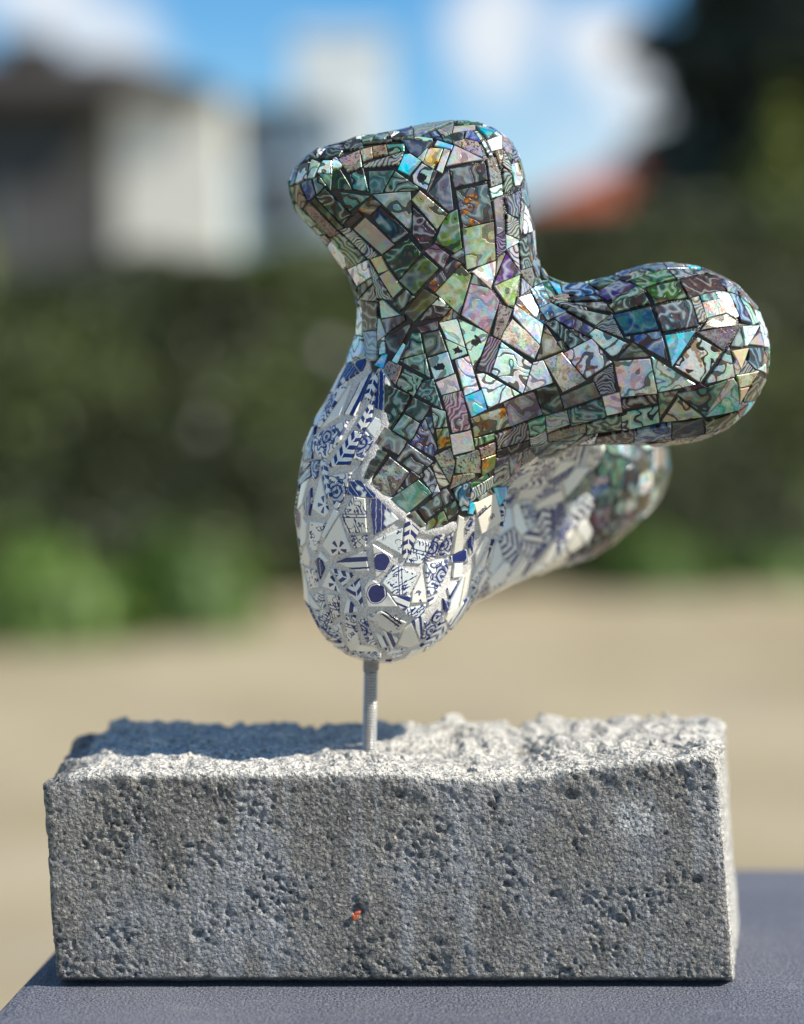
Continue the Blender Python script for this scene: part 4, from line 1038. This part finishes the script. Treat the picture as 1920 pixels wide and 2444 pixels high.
def tree(name, label, c, h, crown, r0, n, mat, seed, size=.09):
    o = empty(name, (c[0], c[1], 0)); tag(o, label, 'tree', 'evergreen trees beyond the hedge')
    rr = random.Random(seed); bm = bmesh.new()
    tube(bm, [Vector((0, 0, 0)), Vector((.05, 0, h * .35)), Vector((-.04, .05, h * .7)), Vector((0, 0, h * .97))], [r0, r0 * .8, r0 * .5, r0 * .12], 10)
    cl = []
    for k in range(130):
        f = rr.uniform(.10, .99); a = rr.uniform(0, 6.283); L = crown * (1.10 - .62 * f) * rr.uniform(.65, 1.1)
        b = Vector((0, 0, h * f)); e = b + Vector((math.cos(a) * L, math.sin(a) * L, -L * .06 + rr.uniform(-.2, .3)))
        tube(bm, [b, b.lerp(e, .5) + Vector((0, 0, .06 * L)), e], [r0 * .28 * (1.1 - f), r0 * .16 * (1.1 - f), .008], 5)
        for g in (.35, .6, .85, 1.0): cl.append((b.lerp(e, g), L * .34 * (1.2 - g * .40)))
    link('trunk', bm_mesh('trunk', bm), M_TWIG, o)
    r = np.random.default_rng(seed); per = n // len(cl); P_ = []; N_ = []
    for q, s in cl:
        d = r.normal(size=(per, 3)); d /= np.linalg.norm(d, axis=1)[:, None]
        P_.append(np.array(q) + d * (r.uniform(.1, 1, (per, 1)) ** .5) * s * np.array((1, 1, .6))); N_.append(d)
    V, Fq = leaves(np.concatenate(P_), np.concatenate(N_), size, seed, .8)
    link('crown', npmesh('crown', V, Fq), mat, o)['kind'] = 'stuff'
for x, d, h, cr, lab, sd in ((1700, 19, 9.8, 1.70, 'tall dark evergreen tree towering over the hedge beside the red roofed house', 3),
                             (1850, 17.2, 6.2, 1.3, 'dark evergreen tree cut by the picture edge, in front of a taller one', 8)):
    q = G0(x, d); tree('evergreen_tree', lab, (q.x, q.y), h, cr, .16, 52000, M_DARK, sd, .10)

# ------------------------------------------------------------------ houses behind the hedge
def plaster(name, c, k=0.10):
    m, t = material(name); pos = t.n('ShaderNodeNewGeometry').outputs['Position']
    finish(t, t.mix(t.m('MULTIPLY', t.noise(pos, 1.5, 4.0, 0.6), 1.0), tuple(v * (1 - k) for v in c), tuple(min(.95, v * (1 + k)) for v in c)), 0.85, 0, .3, bump(t, t.noise(pos, 60.0, 3.0), .2, .004)); return m
M_WHITE, M_GREY = plaster('white_render', (.72, .71, .63)), plaster('grey_render', (.24, .225, .205))
M_PALE = plaster('pale_blue_render', (.27, .36, .42))
def tiles_mat(name, a, b):
    m, t = material(name); pos = t.n('ShaderNodeNewGeometry').outputs['Position']
    finish(t, t.mix(t.noise(pos, 3.0, 4.0, .6), a, b), .8, 0, .3); return m
M_THATCH, M_REDT = tiles_mat('brown_roof_tile', (.032, .027, .022), (.065, .054, .043)), tiles_mat('red_roof_tile', (.27, .058, .026), (.40, .11, .05))
M_SLATE = plaster('slate_cladding', (.055, .068, .082)); M_GLASS, t = material('window_glass'); finish(t, (.03, .04, .05), .06, 0, .6)
M_FRAME, t = material('white_frame'); finish(t, (.7, .7, .68), .5)
def px(x, y, d): return P(x, y, d)
def slab_part(name, parent, mat, x0, x1, y0, y1, z0, z1):
    bm = bmesh.new(); L = parent.location; box_bm(bm, x0 - L.x, x1 - L.x, y0 - L.y, y1 - L.y, z0, z1); return link(name, bm_mesh(name, bm), mat, parent)
def prism_part(name, parent, mat, pts, y0, y1):
    bm = bmesh.new(); L = parent.location
    a = [bm.verts.new((x - L.x, y0 - L.y, z)) for x, z in pts]; b = [bm.verts.new((x - L.x, y1 - L.y, z)) for x, z in pts]
    bm.faces.new(a); bm.faces.new(b[::-1])
    for i in range(len(pts)): bm.faces.new((a[i], b[i], b[(i + 1) % len(pts)], a[(i + 1) % len(pts)]))
    return link(name, bm_mesh(name, bm), mat, parent)
def window(parent, x, z, w, h, y):
    L = parent.location
    o = slab_part('window', parent, M_FRAME, x - w / 2, x + w / 2, y - .06, y + .04, z - h / 2, z + h / 2)
    for i in (0, 1):
        bm = bmesh.new(); a = x - w / 2 + .05 + i * (w / 2 - .03); box_bm(bm, a - L.x, a + w / 2 - .07 - L.x, y - .075 - L.y, y - .062 - L.y, z - h / 2 + .05, z + h / 2 - .05)
        link('pane', bm_mesh('pane', bm), M_GLASS, o)
D1 = 34.0; m_ = D1 / FPX
def XZ(x, y, d): q = P(x, y, d); return q.x, q.z
house = empty('brown_roofed_house', (P(-150, 500, D1).x, D1 + 4, 0))
tag(house, 'dark brown roofed house with a bright white end wall rising over the hedge', 'house')
xl, _ = XZ(-620, 0, D1); xa, _ = XZ(262, 0, D1); xw, _ = XZ(490, 0, D1)
ze = XZ(0, 222, D1)[1]; zr = XZ(0, 132, D1)[1]; zs = XZ(0, 400, D1)[1]
slab_part('wall', house, M_GREY, xl, xa, D1, D1 + 8, 0, ze)
slab_part('white_end_wall', house, M_WHITE, xa + .003, xw, D1 - .9, D1 + .35, 0, ze - .02)
prism_part('gable_cladding', house, M_SLATE, [(xl, zs), (XZ(95, 0, D1)[0], zs), (XZ(225, 0, D1)[0], ze - .1), (XZ(225, 0, D1)[0], ze), (xl, ze)], D1 - .12, D1 - .004)
bm = bmesh.new(); L = house.location
ex0, ex1 = xl - .5, XZ(470, 0, D1)[0]; ys = D1 - 1.2; ye = D1 + 8.5
rx = XZ(190, 0, D1)[0]
A = [(ex0, ys, ze - .05), (ex1, ys, ze - .05), (ex1, ye, ze - .05), (ex0, ye, ze - .05), (ex0 + 2, (ys + ye) / 2, zr + .45), (rx, (ys + ye) / 2, zr + .45)]
A += [(a, b, c + .22) for a, b, c in A]
vs = [bm.verts.new((a - L.x, b - L.y, c)) for a, b, c in A]
for f in ((0, 3, 2, 1), (6, 7, 11, 10), (7, 8, 11), (8, 9, 10, 11), (9, 6, 10), (0, 1, 7, 6), (1, 2, 8, 7), (2, 3, 9, 8), (3, 0, 6, 9)): bm.faces.new([vs[i] for i in f])
for v in vs[4:6]: bm.verts.remove(v)
roof = link('roof', bm_mesh('roof', bm), M_THATCH, house)
bm = bmesh.new(); cx0, cx1 = XZ(-60, 0, D1)[0], XZ(58, 0, D1)[0]
box_bm(bm, cx0 - L.x, cx1 - L.x, 2.2 - 4, 3.4 - 4, ze - .2, XZ(0, 48, D1)[1]); box_bm(bm, cx0 - .06 - L.x, cx1 + .06 - L.x, 2.14 - 4, 3.46 - 4, XZ(0, 48, D1)[1] + .002, XZ(0, 30, D1)[1])
link('chimney', bm_mesh('chimney', bm), M_THATCH, roof)
for wx in (-300, -80): window(house, XZ(wx, 0, D1)[0], XZ(0, 470, D1)[1], 1.1, 1.2, D1)
# a pale annexe and a white tower farther back
D2 = 44.0
annex = empty('pale_house', (P(560, 500, D2).x, D2 + 3, 0)); tag(annex, 'pale blue grey house wall between the white end wall and the tower', 'house')
a0, a1 = XZ(505, 0, D2)[0], XZ(700, 0, D2)[0]; az = XZ(0, 232, D2)[1]
slab_part('wall', annex, M_PALE, a0, a1, D2, D2 + 6, 0, az)
prism_part('roof', annex, M_PALE, [(a0 - .2, az + .002), (a1 + .2, az + .002), (a1 + .2, az + .18), (a0 - .2, az + .18)], D2 - .3, D2 + 6.3)
window(annex, XZ(600, 0, D2)[0], XZ(0, 420, D2)[1], 1.0, 1.2, D2)
D3 = 52.0
tower = empty('white_tower', (P(725, 500, D3).x, D3 + 1.5, 0)); tag(tower, 'cream white square tower standing against the blue sky behind the sculpture', 'tower')
t0, t1 = XZ(622, 0, D3)[0], XZ(822, 0, D3)[0]; tz = XZ(0, 95, D3)[1]
M_CREAM = plaster('cream_render', (.88, .90, .86), .04)
slab_part('shaft', tower, M_CREAM, t0, t1, D3, D3 + 3, 0, tz)
slab_part('parapet', tower, M_CREAM, t0 - .08, t1 + .08, D3 - .08, D3 + 3.08, tz + .002, tz + .30)
window(tower, (t0 + t1) / 2, tz - 3.5, .6, .9, D3)
D4 = 48.0
red = empty('red_roofed_house', (P(1330, 500, D4).x, D4 + 4, 0)); tag(red, 'distant white house with a low red tiled roof just above the hedge', 'house')
r0, r1 = XZ(1120, 0, D4)[0], XZ(1900, 0, D4)[0]; rz = XZ(0, 440, D4)[1]; rt = XZ(0, 296, D4)[1]
slab_part('wall', red, M_WHITE, r0, r1, D4, D4 + 7, 0, rz)
bm = bmesh.new(); L = red.location
A = [(r0 - .3, D4 - .4, rz), (r1, D4 - .4, rz), (r1, D4 + 7.4, rz), (r0 - .3, D4 + 7.4, rz), (r0 + 3.0, D4 + 3.5, rt), (r1, D4 + 3.5, rt)]
vs = [bm.verts.new((a - L.x, b - L.y, c + .004)) for a, b, c in A]
for f in ((0, 1, 5, 4), (1, 2, 5), (2, 3, 4, 5), (3, 0, 4), (3, 2, 1, 0)): bm.faces.new([vs[i] for i in f])
rroof = link('roof', bm_mesh('roof', bm), M_REDT, red)
bm = bmesh.new(); b0, b1 = XZ(1345, 0, D4)[0], XZ(1425, 0, D4)[0]
box_bm(bm, b0 - L.x, b1 - L.x, 1.2 - 4, 2.1 - 4, rz, XZ(0, 326, D4)[1]); link('chimney', bm_mesh('chimney', bm), M_REDT, rroof)
for wx in (1230, 1500): window(red, XZ(wx, 0, D4)[0], rz - 1.4, 1.0, 1.2, D4)
